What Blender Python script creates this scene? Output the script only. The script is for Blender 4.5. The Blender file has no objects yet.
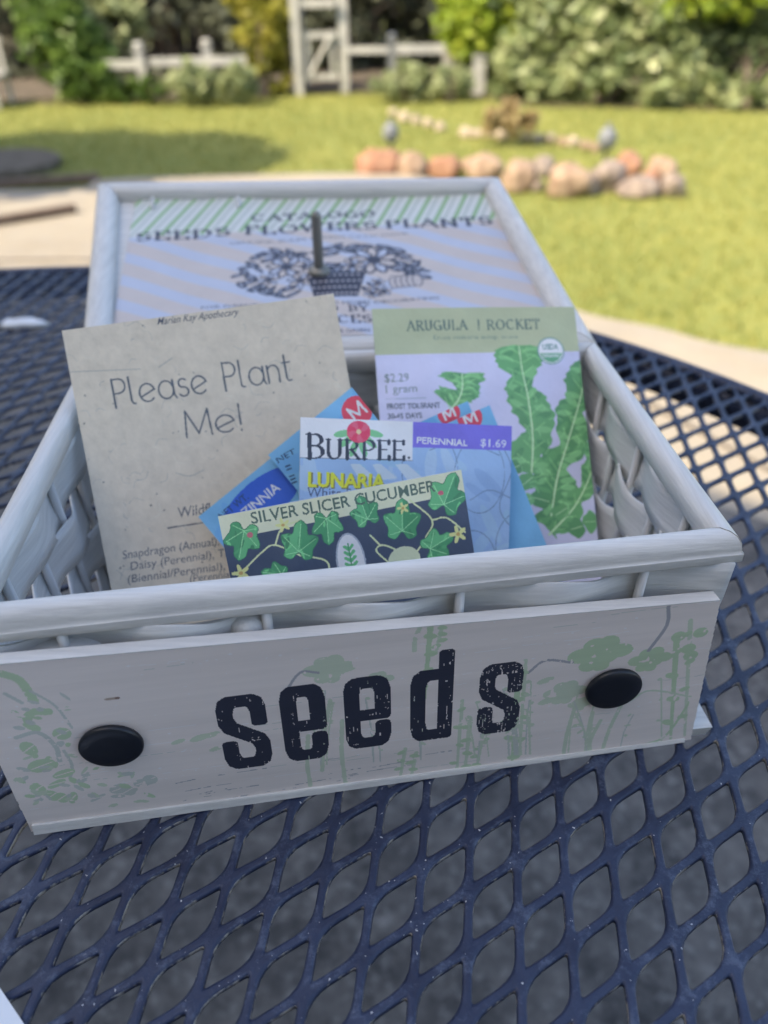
import bpy, bmesh, math, random
import numpy as np
from mathutils import Vector, noise
random.seed(7); RNG = np.random.default_rng(7)
scene = bpy.context.scene; COL = scene.collection
R = math.radians

# ------------------------------------------------------------------ camera frame (used to work out real positions)
FPX = 805.0; PITCH = .6149; ROLL = -.0203; SC = .85
TZ = .72                                    # table top height
CZ = TZ + .3301 * SC
Fv = np.array([0, math.cos(PITCH), -math.sin(PITCH)]); Uv = np.array([0, math.sin(PITCH), math.cos(PITCH)]); Rv = np.array([1., 0, 0])
R2 = Rv * math.cos(ROLL) + Uv * math.sin(ROLL); U2 = -Rv * math.sin(ROLL) + Uv * math.cos(ROLL)
CAM = np.array([0, 0, CZ])
def ray(x, y): return Fv + (x - 384) / FPX * R2 - (y - 512) / FPX * U2
def at(x, y, z=0.0):
    d = ray(x, y); return CAM + d * ((z - CZ) / d[2])
def aty(x, y, Y):
    d = ray(x, y); return CAM + d * (Y / d[1])
def on_plane(x, y, P, n):
    d = ray(x, y); return CAM + d * (((P - CAM) @ n) / (d @ n))

# ------------------------------------------------------------------ object helpers
def tag(o, label=None, cat=None, group=None, kind=None):
    if label: o['label'] = label
    if cat: o['category'] = cat
    if group: o['group'] = group
    if kind: o['kind'] = kind
    return o
def empty(name, loc, label=None, cat=None, group=None, rz=0):
    o = bpy.data.objects.new(name, None); COL.objects.link(o)
    o.location = loc; o.rotation_euler = (0, 0, rz); o.empty_display_size = .05
    return tag(o, label, cat, group)
def mesh_obj(name, verts, faces, mat, parent=None, smooth=False, off=None, mi=None):
    """verts in world metres; parent is an Empty without rotation (its location is subtracted)"""
    me = bpy.data.meshes.new(name)
    v = np.asarray(verts, float)
    if off is None: off = np.array(parent.location) if parent is not None else np.zeros(3)
    if parent is not None and parent.type == 'MESH' and parent.parent is not None: off = np.array(parent.parent.location)
    v = v - off
    me.from_pydata(v.tolist(), [], [tuple(int(i) for i in f) for f in faces])
    mats = mat if isinstance(mat, (list, tuple)) else [mat]
    for m in mats: me.materials.append(m)
    if mi is not None: me.polygons.foreach_set('material_index', np.asarray(mi, dtype=np.int32))
    if smooth: me.polygons.foreach_set('use_smooth', np.ones(len(me.polygons), dtype=bool))
    me.update()
    o = bpy.data.objects.new(name, me); COL.objects.link(o)
    if parent is not None: o.parent = parent
    return o
class MB:
    def __init__(s): s.v = []; s.f = []
    def add(s, vs, fs):
        b = len(s.v); s.v += [tuple(map(float, p)) for p in vs]; s.f += [tuple(i + b for i in f) for f in fs]
    def box(s, c, d, rz=0, tap=1.0):
        c = np.array(c, float); hx, hy, hz = np.array(d) / 2.; ca, sa = math.cos(rz), math.sin(rz)
        vs = []
        for z, t in ((-hz, tap), (hz, 1)):
            for x, y in ((-hx, -hy), (hx, -hy), (hx, hy), (-hx, hy)):
                x *= t; y *= t; vs.append(c + [x * ca - y * sa, x * sa + y * ca, z])
        s.add(vs, [(0, 3, 2, 1), (4, 5, 6, 7), (0, 1, 5, 4), (1, 2, 6, 5), (2, 3, 7, 6), (3, 0, 4, 7)])
    def hexa(s, b, t):
        s.add(list(b) + list(t), [(0, 3, 2, 1), (4, 5, 6, 7), (0, 1, 5, 4), (1, 2, 6, 5), (2, 3, 7, 6), (3, 0, 4, 7)])
    def tube(s, pts, rad, n=8, cap=True):
        pts = [np.array(p, float) for p in pts]; N = len(pts)
        rad = [rad] * N if not hasattr(rad, '__len__') else rad
        up = None; rings = []
        for i, p in enumerate(pts):
            t = pts[min(i + 1, N - 1)] - pts[max(i - 1, 0)]; t = t / (np.linalg.norm(t) + 1e-12)
            if up is None:
                up = np.cross(t, [0, 0, 1.]) if abs(t[2]) < .9 else np.cross(t, [1., 0, 0])
            a = up - t * (up @ t); a = a / np.linalg.norm(a); b = np.cross(t, a); up = a
            rings.append([p + rad[i] * (a * math.cos(2 * math.pi * k / n) + b * math.sin(2 * math.pi * k / n)) for k in range(n)])
        vs = [q for r in rings for q in r]
        fs = [(i * n + k, i * n + (k + 1) % n, (i + 1) * n + (k + 1) % n, (i + 1) * n + k) for i in range(N - 1) for k in range(n)]
        if cap: fs += [tuple(reversed(range(n))), tuple((N - 1) * n + k for k in range(n))]
        s.add(vs, fs)
    def lathe(s, o, ax, prof, n=24, sx=1.0, xdir=None):
        """prof = [(radius, height)], sx stretches along xdir"""
        o = np.array(o, float); ax = np.array(ax, float); ax /= np.linalg.norm(ax)
        a = np.array(xdir, float) if xdir is not None else (np.cross(ax, [0, 0, 1.]) if abs(ax[2]) < .9 else np.array([1., 0, 0]))
        a = a - ax * (a @ ax); a /= np.linalg.norm(a); b = np.cross(ax, a)
        vs = []; fs = []
        for r, h in prof:
            for k in range(n):
                t = 2 * math.pi * k / n; vs.append(o + ax * h + r * (a * math.cos(t) * sx + b * math.sin(t)))
        N = len(prof)
        fs = [(i * n + k, i * n + (k + 1) % n, (i + 1) * n + (k + 1) % n, (i + 1) * n + k) for i in range(N - 1) for k in range(n)]
        fs += [tuple(reversed(range(n))), tuple((N - 1) * n + k for k in range(n))]
        s.add(vs, fs)
    def build(s, name, mat, parent=None, smooth=False, off=None): return mesh_obj(name, s.v, s.f, mat, parent, smooth, off)

# ------------------------------------------------------------------ materials
def s2l(c): c = c / 255.; return c / 12.92 if c <= .04045 else ((c + .055) / 1.055) ** 2.4
ILL = (.43, .46, .60)
def pc(r, g, b, cap=.86):
    """true colour of a surface from how it looks in the open blue shade of the photograph"""
    return tuple(min(cap, s2l(v) / i) for v, i in zip((r, g, b), ILL))
def pl(r, g, b, cap=.86): return tuple(min(cap, s2l(v) / i) for v, i in zip((r, g, b), (.66, .74, 1.05)))
def pb(r, g, b):
    """the same for the upright front board, which faces away from the bright sky"""
    return tuple(min(.86, s2l(v) / i) for v, i in zip((r, g, b), (.35, .39, .45)))
def newmat(name):
    m = bpy.data.materials.new(name); m.use_nodes = True; nt = m.node_tree
    return m, nt, nt.nodes['Principled BSDF']
def N(nt, t, **kw):
    n = nt.nodes.new(t)
    for k, v in kw.items():
        if k in n.inputs: n.inputs[k].default_value = v
        else: setattr(n, k, v)
    return n
def noise_node(nt, scale, detail=4, rough=.6, vec=(1, 1, 1), coord='Object', dist=0.0):
    tc = N(nt, 'ShaderNodeTexCoord'); mp = N(nt, 'ShaderNodeMapping'); mp.inputs['Scale'].default_value = vec
    nt.links.new(tc.outputs[coord], mp.inputs['Vector'])
    n = N(nt, 'ShaderNodeTexNoise'); n.inputs['Scale'].default_value = scale; n.inputs['Detail'].default_value = detail
    n.inputs['Roughness'].default_value = rough; n.inputs['Distortion'].default_value = dist
    nt.links.new(mp.outputs[0], n.inputs['Vector']); return n.outputs['Fac']
def ramp(nt, fac, stops):
    r = N(nt, 'ShaderNodeValToRGB'); e = r.color_ramp.elements
    while len(e) < len(stops): e.new(.5)
    for i, (p, c) in enumerate(stops):
        e[i].position = p; e[i].color = (*c, 1) if len(c) == 3 else c
    nt.links.new(fac, r.inputs[0]); return r.outputs[0]
def mix(nt, fac, a, b, mode='MIX'):
    n = N(nt, 'ShaderNodeMix', data_type='RGBA', blend_type=mode)
    for s, v in ((0, fac), (6, a), (7, b)):
        if isinstance(v, (int, float)): n.inputs[s].default_value = v
        elif isinstance(v, tuple): n.inputs[s].default_value = (*v, 1) if len(v) == 3 else v
        else: nt.links.new(v, n.inputs[s])
    return n.outputs[2]
def bump(nt, b, h, strength, dist):
    n = N(nt, 'ShaderNodeBump'); n.inputs['Strength'].default_value = strength; n.inputs['Distance'].default_value = dist
    nt.links.new(h, n.inputs['Height']); nt.links.new(n.outputs[0], b.inputs['Normal'])
def simple(name, c1, c2, scale, rough=.6, bs=.3, bd=.002, vec=(1, 1, 1), detail=5, lo=.35, hi=.65, spec=.5):
    m, nt, b = newmat(name); f = noise_node(nt, scale, detail, .6, vec)
    nt.links.new(ramp(nt, f, [(lo, c1), (hi, c2)]), b.inputs['Base Color'])
    b.inputs['Roughness'].default_value = rough; b.inputs['Specular IOR Level'].default_value = spec
    f2 = noise_node(nt, scale * 2.3, detail, .65, vec); bump(nt, b, f2, bs, bd); return m
def wood_paint(name, base, vec, wear=(.30, .29, .28)):
    m, nt, b = newmat(name)
    grain = noise_node(nt, 60, 6, .65, vec); blot = noise_node(nt, 22, 5, .6); w = noise_node(nt, 30, 6, .75, tuple(.5 + .35 * q for q in vec), dist=.4)
    c = mix(nt, ramp(nt, grain, [(.3, (0, 0, 0)), (.7, (1, 1, 1))]), tuple(q * .74 for q in base), base)
    c = mix(nt, ramp(nt, blot, [(.42, (0, 0, 0)), (.75, (.5, .5, .5))]), c, tuple(q * f for q, f in zip(base, (.82, .83, .86))))
    c = mix(nt, ramp(nt, w, [(.70, (0, 0, 0)), (.74, (.75, .75, .75))]), c, wear)
    nt.links.new(c, b.inputs['Base Color']); b.inputs['Roughness'].default_value = .48
    bump(nt, b, grain, .8, .0005); return m
WHITE = (.72, .695, .65)
M_wx = wood_paint('painted_wood_x', WHITE, (.20, 6, 6)); M_wy = wood_paint('painted_wood_y', WHITE, (6, .20, 6))
M_weave = wood_paint('painted_splint', (.70, .69, .665), (.5, .5, 7), (.34, .31, .28))
M_stake = wood_paint('painted_stake', (.68, .67, .65), (5, 5, .3))

def print_mat(name, rough=.5, grain=.10, gscale=120, bs=.25, bd=.0004, vec=(1, 1, 1), spec=.5, wave=0.0):
    m, nt, b = newmat(name); a = N(nt, 'ShaderNodeAttribute', attribute_name='print')
    f = noise_node(nt, gscale, 6, .65, vec)
    g = ramp(nt, f, [(.3, (1 - grain,) * 3), (.7, (1, 1, 1))])
    nt.links.new(mix(nt, 1.0, a.outputs['Color'], g, 'MULTIPLY'), b.inputs['Base Color'])
    b.inputs['Roughness'].default_value = rough; b.inputs['Specular IOR Level'].default_value = spec
    if wave:
        f2 = noise_node(nt, 22, 2, .4); ad = N(nt, 'ShaderNodeMath', operation='MULTIPLY_ADD')
        nt.links.new(f2, ad.inputs[0]); ad.inputs[1].default_value = wave; nt.links.new(f, ad.inputs[2]); f = ad.outputs[0]
    bump(nt, b, f, bs, bd); return m
P_card = print_mat('rough_card_print', .85, .16, 160, .6, .0006)
P_packet = print_mat('coated_packet_print', .40, .07, 60, .7, .0009, wave=12)
P_board = print_mat('board_print', .55, .16, 55, .55, .0006, (.07, .07, 1.5))
P_lid = print_mat('lid_paper_print', .38, .06, 60, .4, .0006, wave=8)

# ------------------------------------------------------------------ printed surfaces: a raster turned into small coloured faces
def vnoise(h, w, cell, seed):
    r = np.random.default_rng(seed); gh, gw = int(h / cell) + 3, int(w / cell) + 3; g = r.random((gh, gw))
    y = np.arange(h) / cell; x = np.arange(w) / cell; yi = y.astype(int); xi = x.astype(int); fy = (y - yi)[:, None]; fx = (x - xi)[None]
    fy = fy * fy * (3 - 2 * fy); fx = fx * fx * (3 - 2 * fx)
    return (g[yi][:, xi] * (1 - fx) + g[yi][:, xi + 1] * fx) * (1 - fy) + (g[yi + 1][:, xi] * (1 - fx) + g[yi + 1][:, xi + 1] * fx) * fy
class Canvas:
    """w x h in mm, origin lower left, y up"""
    def __init__(s, w, h, res, base, loc=None):
        s.w, s.h, s.r = w, h, res; s.nx = int(round(w * res)); s.ny = int(round(h * res))
        s.pal = [base]; s.a = np.zeros((s.ny, s.nx), np.int16); s.loc = loc
    def c(s, col):
        if col in s.pal: return s.pal.index(col)
        s.pal.append(col); return len(s.pal) - 1
    def _box(s, x0, y0, x1, y1):
        i0 = max(0, int(x0 * s.r) - 1); i1 = min(s.nx, int(x1 * s.r) + 2); j0 = max(0, int(y0 * s.r) - 1); j1 = min(s.ny, int(y1 * s.r) + 2)
        if i0 >= i1 or j0 >= j1: return None
        X, Y = np.meshgrid((np.arange(i0, i1) + .5) / s.r, (np.arange(j0, j1) + .5) / s.r)
        return (slice(j0, j1), slice(i0, i1)), X, Y
    def poly(s, pts, col, mask=None):
        p = np.asarray(pts, float); b = s._box(p[:, 0].min(), p[:, 1].min(), p[:, 0].max(), p[:, 1].max())
        if b is None: return
        sl, X, Y = b; ins = np.zeros(X.shape, bool); q = np.roll(p, -1, 0)
        for (x0, y0), (x1, y1) in zip(p, q):
            if y0 == y1: continue
            ins ^= ((Y >= y0) != (Y >= y1)) & (X < (x1 - x0) * (Y - y0) / (y1 - y0) + x0)
        if mask is not None: ins &= mask[sl]
        s.a[sl][ins] = s.c(col)
    def rect(s, x0, y0, x1, y1, col): s.poly([(x0, y0), (x1, y0), (x1, y1), (x0, y1)], col)
    def ell(s, x, y, rx, ry, col, rot=0, mask=None):
        t = np.linspace(0, 2 * math.pi, 40, endpoint=False); c, n = math.cos(rot), math.sin(rot)
        u, v = rx * np.cos(t), ry * np.sin(t); s.poly(np.c_[x + u * c - v * n, y + u * n + v * c], col, mask)
    def seg(s, p, q, w, col, mask=None):
        p = np.array(p, float); q = np.array(q, float); h = w / 2
        b = s._box(min(p[0], q[0]) - h, min(p[1], q[1]) - h, max(p[0], q[0]) + h, max(p[1], q[1]) + h)
        if b is None: return
        sl, X, Y = b; d = q - p; L = d @ d + 1e-9
        t = np.clip(((X - p[0]) * d[0] + (Y - p[1]) * d[1]) / L, 0, 1)
        ins = (X - p[0] - t * d[0]) ** 2 + (Y - p[1] - t * d[1]) ** 2 < h * h
        if mask is not None: ins &= mask[sl]
        s.a[sl][ins] = s.c(col)
    def line(s, pts, w, col, w1=None, mask=None):
        n = len(pts) - 1
        for i in range(n):
            ww = w if w1 is None else w + (w1 - w) * i / max(1, n - 1)
            s.seg(pts[i], pts[i + 1], ww, col, mask)
    def curve(s, pts, w, col, w1=None, mask=None): s.line(spl(pts), w, col, w1, mask)
    def stamp(s, pts, hx, hy, col, mask, p=3.4):
        for i in range(len(pts) - 1):
            a = np.array(pts[i], float); b = np.array(pts[i + 1], float); n = max(2, int(np.linalg.norm(b - a) * s.r * 1.2))
            for t in np.linspace(0, 1, n):
                x, y = a + (b - a) * t; bb = s._box(x - hx, y - hy, x + hx, y + hy)
                if bb is None: continue
                sl, X, Y = bb; ins = (np.abs((X - x) / hx) ** p + np.abs((Y - y) / hy) ** p) < 1
                ins &= mask[sl]; s.a[sl][ins] = s.c(col)
    def text(s, txt, p0, p1, hgt, col, bold=0.0, shear=0.0, fit=True):
        """Text between baseline points p0 and p1, cap height hgt mm"""
        tris, W = font_tris(txt, bold)
        p0 = np.array(p0, float); p1 = np.array(p1, float); d = p1 - p0; L = np.linalg.norm(d); d /= L; n = np.array([-d[1], d[0]])
        sx = L / W; sy = hgt / .72
        for t in tris:
            P = [p0 + d * ((x + shear * y) * sx) + n * (y * sy) for x, y in t]; s.poly(P, col)
    def glyphs(s, txt, p0, p1, hgt, col, thick, thin, serif=.0, sp=.28, font=None, mask=None):
        font = font or CAPS; p0 = np.array(p0, float); p1 = np.array(p1, float); d = p1 - p0; L = np.linalg.norm(d); d /= L; n = np.array([-d[1], d[0]])
        W = sum((font[ch][0] if ch in font else .5) + sp for ch in txt) - sp; k = L / W; x = 0
        for ch in txt:
            if ch not in font: x += .5 + sp; continue
            w, strokes = font[ch]
            for st in strokes:
                q = [p0 + d * ((x + a) * k) + n * (b * hgt) for a, b in st]
                for u, v in zip(q[:-1], q[1:]):
                    e = v - u; le = np.linalg.norm(e) + 1e-9; tt = abs((e @ n) / le) if (e @ d) * (e @ n) <= 0 or abs(e @ d) / le < .25 else abs((e @ n) / le) * .35
                    s.seg(u, v, thin + (thick - thin) * tt, col, mask)
                if serif:
                    for (a, b), (a2, b2) in ((st[0], st[1]), (st[-1], st[-2])):
                        if (abs(b) < .02 or abs(b - 1) < .02) and abs(b2 - b) > abs(a2 - a) * .6:
                            c = p0 + d * ((x + a) * k) + n * (b * hgt); s.seg(c - d * serif * hgt / 2, c + d * serif * hgt / 2, thin, col, mask)
            x += w + sp
    def mesh(s, name, frame, mat, parent, hole=-1, bend=None, vm=6, hm=80):
        """frame(x_mm, y_mm) -> world; faces are runs of one colour"""
        verts = []; faces = []; cols = []; vid = {}
        open_ = {}
        rects = []
        for j in range(s.ny):
            row = s.a[j]; br = np.flatnonzero(np.diff(row)) + 1; st = np.r_[0, br]; en = np.r_[br, s.nx]; new = {}
            for a, b in zip(st.tolist(), en.tolist()):
                k = int(row[a])
                if k == hole: continue
                x = a
                while x < b:
                    y = min(b, (x // hm + 1) * hm); key = (x, y, k)
                    if key in open_ and j % vm: new[key] = open_.pop(key)
                    else: new[key] = j
                    x = y
            for (x0, x1, k), j0 in open_.items(): rects.append((x0, x1, j0, j, k))
            open_ = new
        for (x0, x1, k), j0 in open_.items(): rects.append((x0, x1, j0, s.ny, k))
        rr = np.array(rects); fx = s.w / s.nx; fy = s.h / s.ny
        c = np.stack([rr[:, [0, 2]], rr[:, [1, 2]], rr[:, [1, 3]], rr[:, [0, 3]]], 1).reshape(-1, 2)
        key = c[:, 0] * 100000 + c[:, 1]; u, inv = np.unique(key, return_inverse=True)
        gx = (u // 100000) * fx; gy = (u % 100000) * fy
        V = frame(gx, gy)
        o = mesh_obj(name, V, inv.reshape(-1, 4), mat, parent)
        me = o.data; at_ = me.color_attributes.new('print', 'FLOAT_COLOR', 'CORNER')
        pal = np.array([(*q, 1.0) for q in s.pal], np.float32)
        at_.data.foreach_set('color', np.repeat(pal[rr[:, 4]], 4, axis=0).ravel()); me.update()
        return o
def spl(pts, n=10):
    p = [np.array(q, float) for q in pts]; p = [2 * p[0] - p[1]] + p + [2 * p[-1] - p[-2]]; out = []
    for i in range(1, len(p) - 2):
        for t in np.linspace(0, 1, n, endpoint=False):
            a, b, c, d = p[i - 1:i + 3]
            out.append(.5 * ((2 * b) + (-a + c) * t + (2 * a - 5 * b + 4 * c - d) * t * t + (-a + 3 * b - 3 * c + d) * t ** 3))
    out.append(p[-2]); return out
_fc = {}
def font_tris(txt, bold):
    k = (txt, bold)
    if k in _fc: return _fc[k]
    cu = bpy.data.curves.new('t', 'FONT'); cu.body = txt; cu.size = 1; cu.offset = bold; cu.resolution_u = 3
    o = bpy.data.objects.new('t', cu); COL.objects.link(o)
    me = bpy.data.meshes.new_from_object(o.evaluated_get(bpy.context.evaluated_depsgraph_get())); me.calc_loop_triangles()
    v = np.array([q.co[:2] for q in me.vertices]); v[:, 0] -= v[:, 0].min()
    tr = [v[list(t.vertices)] for t in me.loop_triangles]; W = v[:, 0].max()
    bpy.data.objects.remove(o); bpy.data.meshes.remove(me); bpy.data.curves.remove(cu)
    _fc[k] = (tr, W); return _fc[k]
def arc(cx, cy, rx, ry, a0, a1, n=10): return [(cx + rx * math.cos(R(a)), cy + ry * math.sin(R(a))) for a in np.linspace(a0, a1, n)]
CAPS = {
 'A': (.8, [[(0, 0), (.4, 1), (.8, 0)], [(.15, .35), (.65, .35)]]),
 'B': (.62, [[(.08, 0), (.08, 1)], [(.08, 1)] + arc(.3, .76, .27, .24, 90, -90) + [(.08, .52)], [(.08, .52)] + arc(.32, .26, .3, .26, 90, -90) + [(.08, 0)]]),
 'C': (.75, [arc(.42, .5, .4, .5, 50, 310, 18)]), 'D': (.75, [[(.08, 0), (.08, 1)], [(.08, 1)] + arc(.3, .5, .42, .5, 90, -90, 16) + [(.08, 0)]]),
 'E': (.58, [[(.08, 0), (.08, 1)], [(.08, 1), (.56, 1), (.56, .85)], [(.08, .52), (.45, .52)], [(.08, 0), (.58, 0), (.58, .16)]]),
 'F': (.55, [[(.08, 0), (.08, 1)], [(.08, 1), (.55, 1), (.55, .85)], [(.08, .52), (.42, .52)]]),
 'G': (.8, [arc(.42, .5, .4, .5, 50, 330, 18), [(.76, .42), (.76, .05)], [(.5, .42), (.78, .42)]]),
 'I': (.16, [[(.08, 0), (.08, 1)]]), '|': (.16, [[(.08, -.05), (.08, 1.02)]]), 'K': (.68, [[(.08, 0), (.08, 1)], [(.62, 1), (.1, .45)], [(.25, .6), (.68, 0)]]),
 'L': (.56, [[(.08, 0), (.08, 1)], [(.08, 0), (.56, 0), (.56, .16)]]), 'M': (.9, [[(.08, 0), (.1, 1), (.45, .15), (.8, 1), (.84, 0)]]),
 'N': (.75, [[(.08, 0), (.08, 1), (.68, 0), (.68, 1)]]), 'O': (.82, [arc(.41, .5, .4, .5, 90, 450, 24)]),
 'P': (.6, [[(.08, 0), (.08, 1)], [(.08, 1)] + arc(.3, .74, .28, .26, 90, -90) + [(.08, .48)]]),
 'R': (.68, [[(.08, 0), (.08, 1)], [(.08, 1)] + arc(.3, .75, .28, .25, 90, -90) + [(.08, .5)], [(.3, .5), (.68, 0)]]),
 'S': (.55, [arc(.28, .75, .23, .25, 30, 270, 12)[0:-1] + arc(.28, .26, .26, .26, 90, -150, 12)]),
 'T': (.66, [[(.33, 0), (.33, 1)], [(.02, .86), (.02, 1), (.64, 1), (.64, .86)]]), 'U': (.75, [[(.08, 1), (.08, .35)] + arc(.37, .32, .29, .32, 180, 360) + [(.67, 1)]]),
 'W': (1.05, [[(0, 1), (.27, 0), (.52, .9), (.78, 0), (1.05, 1)]]), 'Y': (.7, [[(0, 1), (.35, .48), (.7, 1)], [(.35, .48), (.35, 0)]]), 'H': (.75, [[(.08, 0), (.08, 1)], [(.67, 0), (.67, 1)], [(.08, .5), (.67, .5)]]),
}
THIN = {
 'P': (.52, [[(.0, -.06), (.0, 1)], [(.0, .98)] + arc(.24, .72, .27, .26, 90, -90) + [(.0, .46)]]),
 'l': (.2, [[(0, 1), (0, .15)] + arc(.13, .13, .13, .13, 180, 275, 6)]), 'e': (.62, [[(.05, .2), (.60, .42)] + arc(.31, .33, .32, .33, 15, 318, 18)]),
 'a': (.64, [arc(.31, .33, .31, .33, 0, 360, 20), [(.62, .66), (.62, .12), (.70, .0)]]), 's': (.42, [arc(.22, .49, .17, .16, 40, 270, 9)[:-1] + arc(.22, .17, .2, .17, 90, -150, 10)]),
 'n': (.5, [[(0, 0), (0, .66)], [(0, .4)] + arc(.24, .42, .24, .24, 180, 0, 10) + [(.48, 0)]]), 't': (.36, [[(.12, .98), (.12, .14)] + arc(.25, .14, .13, .14, 180, 300, 6), [(0, .7), (.34, .7)]]),
 'M': (.86, [[(0, 0), (.06, 1), (.43, .1), (.8, 1), (.86, 0)]]), '!': (.08, [[(.04, .24), (.04, 1.02)], [(.04, 0), (.04, .03)]]),
}

# ------------------------------------------------------------------ frame of the basket
_H = TZ + .098
FL = at(-62, 637, _H)[:2]; FR = at(746, 550, _H)[:2]; BR = at(598, 348, _H)[:2]; BL = at(83, 364, _H)[:2]
Xb = np.array([.99492, .10065, 0.]); Yb = np.array([-.10065, .99492, 0.]); Zb = np.array([0, 0, 1.])
Ob = np.array([*((FL + FR) / 2), TZ]); HR = TZ + .098
basket = empty('seed_basket', (float(np.mean([FL[0], FR[0], BR[0], BL[0]])), .307, TZ), 'white woven wood basket with open lid and black seeds lettering on its front board', 'basket')
CN = [FL, FR, BR, BL]
def inset_corners(d):
    out = []
    for k in range(4):
        p = CN[k]; a = CN[k - 1] - p; b = CN[(k + 1) % 4] - p; a = a / np.linalg.norm(a); b = b / np.linalg.norm(b)
        s = a[0] * b[1] - a[1] * b[0]; out.append(p + (a + b) * d / abs(s))
    return out
RW = .0108
PROF = [(0, -.0045), (0, .0012), (.10, .0040), (.30, .0053), (.55, .0053), (.75, .0042), (.88, .0020), (.93, -.0006), (.94, -.0016), (1.0, -.0020), (1.0, -.0052), (.94, -.0060), (0.2, -.0062)]
def rails(corners_out, corners_in, zf, parent, mats, name='rim_rail', gap=.0003, prof=PROF):
    res = []
    for k in range(4):
        a, b = k, (k + 1) % 4; vs = []; n = len(prof)
        dirv = corners_out[b] - corners_out[a]; dirv = dirv / np.linalg.norm(dirv)
        S = 14
        for i in range(S + 1):
            t = i / S
            for o, z in prof:
                pa = corners_in[a] + (corners_out[a] - corners_in[a]) * o; pb = corners_in[b] + (corners_out[b] - corners_in[b]) * o
                pa = pa + dirv * gap; pb = pb - dirv * gap
                q = pa + (pb - pa) * t; w = .00035 * noise.noise((t * 3 + k * 7, o, 0))
                vs.append(zf(q, z + w))
        fs = [(i * n + j, i * n + (j + 1) % n, (i + 1) * n + (j + 1) % n, (i + 1) * n + j) for i in range(S) for j in range(n)]
        fs += [tuple(reversed(range(n))), tuple(S * n + j for j in range(n))]
        o = mesh_obj(name, vs, fs, mats[k % 2], parent, True)
        res.append(o)
        md = o.modifiers.new('es', 'EDGE_SPLIT'); md.split_angle = R(55)
    return res
cin = inset_corners(RW)
rails([c for c in CN], cin, lambda q, z: (q[0], q[1], HR + z), basket, (M_wx, M_wy))
# woven walls: stakes and wide splints bowing in and out of them
def wall(k, rows=4):
    top = inset_corners(.0022 if k == 0 else .0062); bot = inset_corners(.0050 if k == 0 else .0115)
    A = np.array([*top[k], 0]); B = np.array([*top[(k + 1) % 4], 0]); A2 = np.array([*bot[k], 0]); B2 = np.array([*bot[(k + 1) % 4], 0])
    L = np.linalg.norm(B - A); d = (B - A) / L; nrm = np.array([d[1], -d[0], 0])        # outward
    ns = max(4, int(round(L / .034))); ns += ns % 2; step = L / ns; hw = .0905
    def P(t, z, o):
        f = z / hw; a = A2 + (A - A2) * f; b = B2 + (B - B2) * f
        return a + (b - a) * t + nrm * o + np.array([0, 0, TZ + .002 + z])
    m = MB()
    for i in range(ns + 1):
        t = min(max(i / ns, .006), .994); m.tube([P(t, 0, 0), P(t, hw, 0)], .0019, 8)
    st = m.build('wall_stakes', M_stake, basket, True)
    rh = hw / rows
    for r in range(rows):
        m = MB(); S = ns * 10; vs = []
        for i in range(S + 1):
            t = i / S; ph = math.pi * (t * ns + r); s = math.cos(ph)
            o = .0026 * s + .0003 * noise.noise((t * 9, r, k)); zc = rh * (r + .5) + .0024 * math.sin(ph + 1.2 + r)
            hh = rh * (.495 + .035 * math.sin(ph * 2 + .6)) ; tilt = .0013 * math.sin(ph + .7)
            t = min(max(t, .004), .996)
            for (dz, do) in ((-hh, -.0006), (-hh * .5, -.0003), (0, 0), (hh * .5, -.0003), (hh, -.0006)):
                vs.append(P(t, min(max(zc + dz, 0.0003), hw + .001), o + do + tilt * dz / hh))
        fs = [(i * 5 + j, (i + 1) * 5 + j, (i + 1) * 5 + j + 1, i * 5 + j + 1) for i in range(S) for j in range(4)]
        o = mesh_obj('splint', vs, fs, M_weave, basket, True); md = o.modifiers.new('s', 'SOLIDIFY'); md.thickness = .0011; md.offset = 0
for k in range(4): wall(k, 3 if k == 0 else 4)
bt = inset_corners(.0135)
m = MB(); m.hexa([(*p, TZ + .0055) for p in bt], [(*p, TZ + .0085) for p in bt]); m.build('base_panel', M_wx, basket)
for k in range(4):
    p = inset_corners(.004)[k]; p = inset_corners(.030)[k] if k == 0 else p; m = MB(); m.box((p[0], p[1], TZ + .0035), (.019, .019, .006), .1, .85); m.build('foot', M_wx, basket)

# ------------------------------------------------------------------ front board
bA = at(690, 740, TZ); bC = at(32, 832, TZ); bu = (bA - bC) / np.linalg.norm(bA - bC); bn = np.cross(bu, [0, 0, 1.])   # bn towards the camera
def b_loc(x, y):
    w = on_plane(x, y, bC, bn) - bC; return (w @ bu) * 1000, w[2] * 1000
BO = 2.0                                            # canvas starts 2 mm left
bw, bh = 276.0, 92.0
cv = Canvas(bw, bh, 3.4, pb(147, 146, 150))
def B(x, y): u, z = b_loc(x, y); return u + BO, z
corn = [(BO + 0, .6), (BO + 271.3, .6), (BO + 265.8, 80.3), (BO - .9, 90.8)]
full = np.ones_like(cv.a, bool)
yy, xx = np.mgrid[0:cv.ny, 0:cv.nx]
GRN = pb(118, 136, 120); GR2 = pb(126, 138, 130); GR3 = pb(124, 132, 134); LNK = pb(106, 110, 120); LTN = pb(150, 153, 162)
n1 = vnoise(cv.ny, cv.nx, 5, 3) * .5 + vnoise(cv.ny, cv.nx, 16, 4) * .5
fade = n1 > .24
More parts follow.
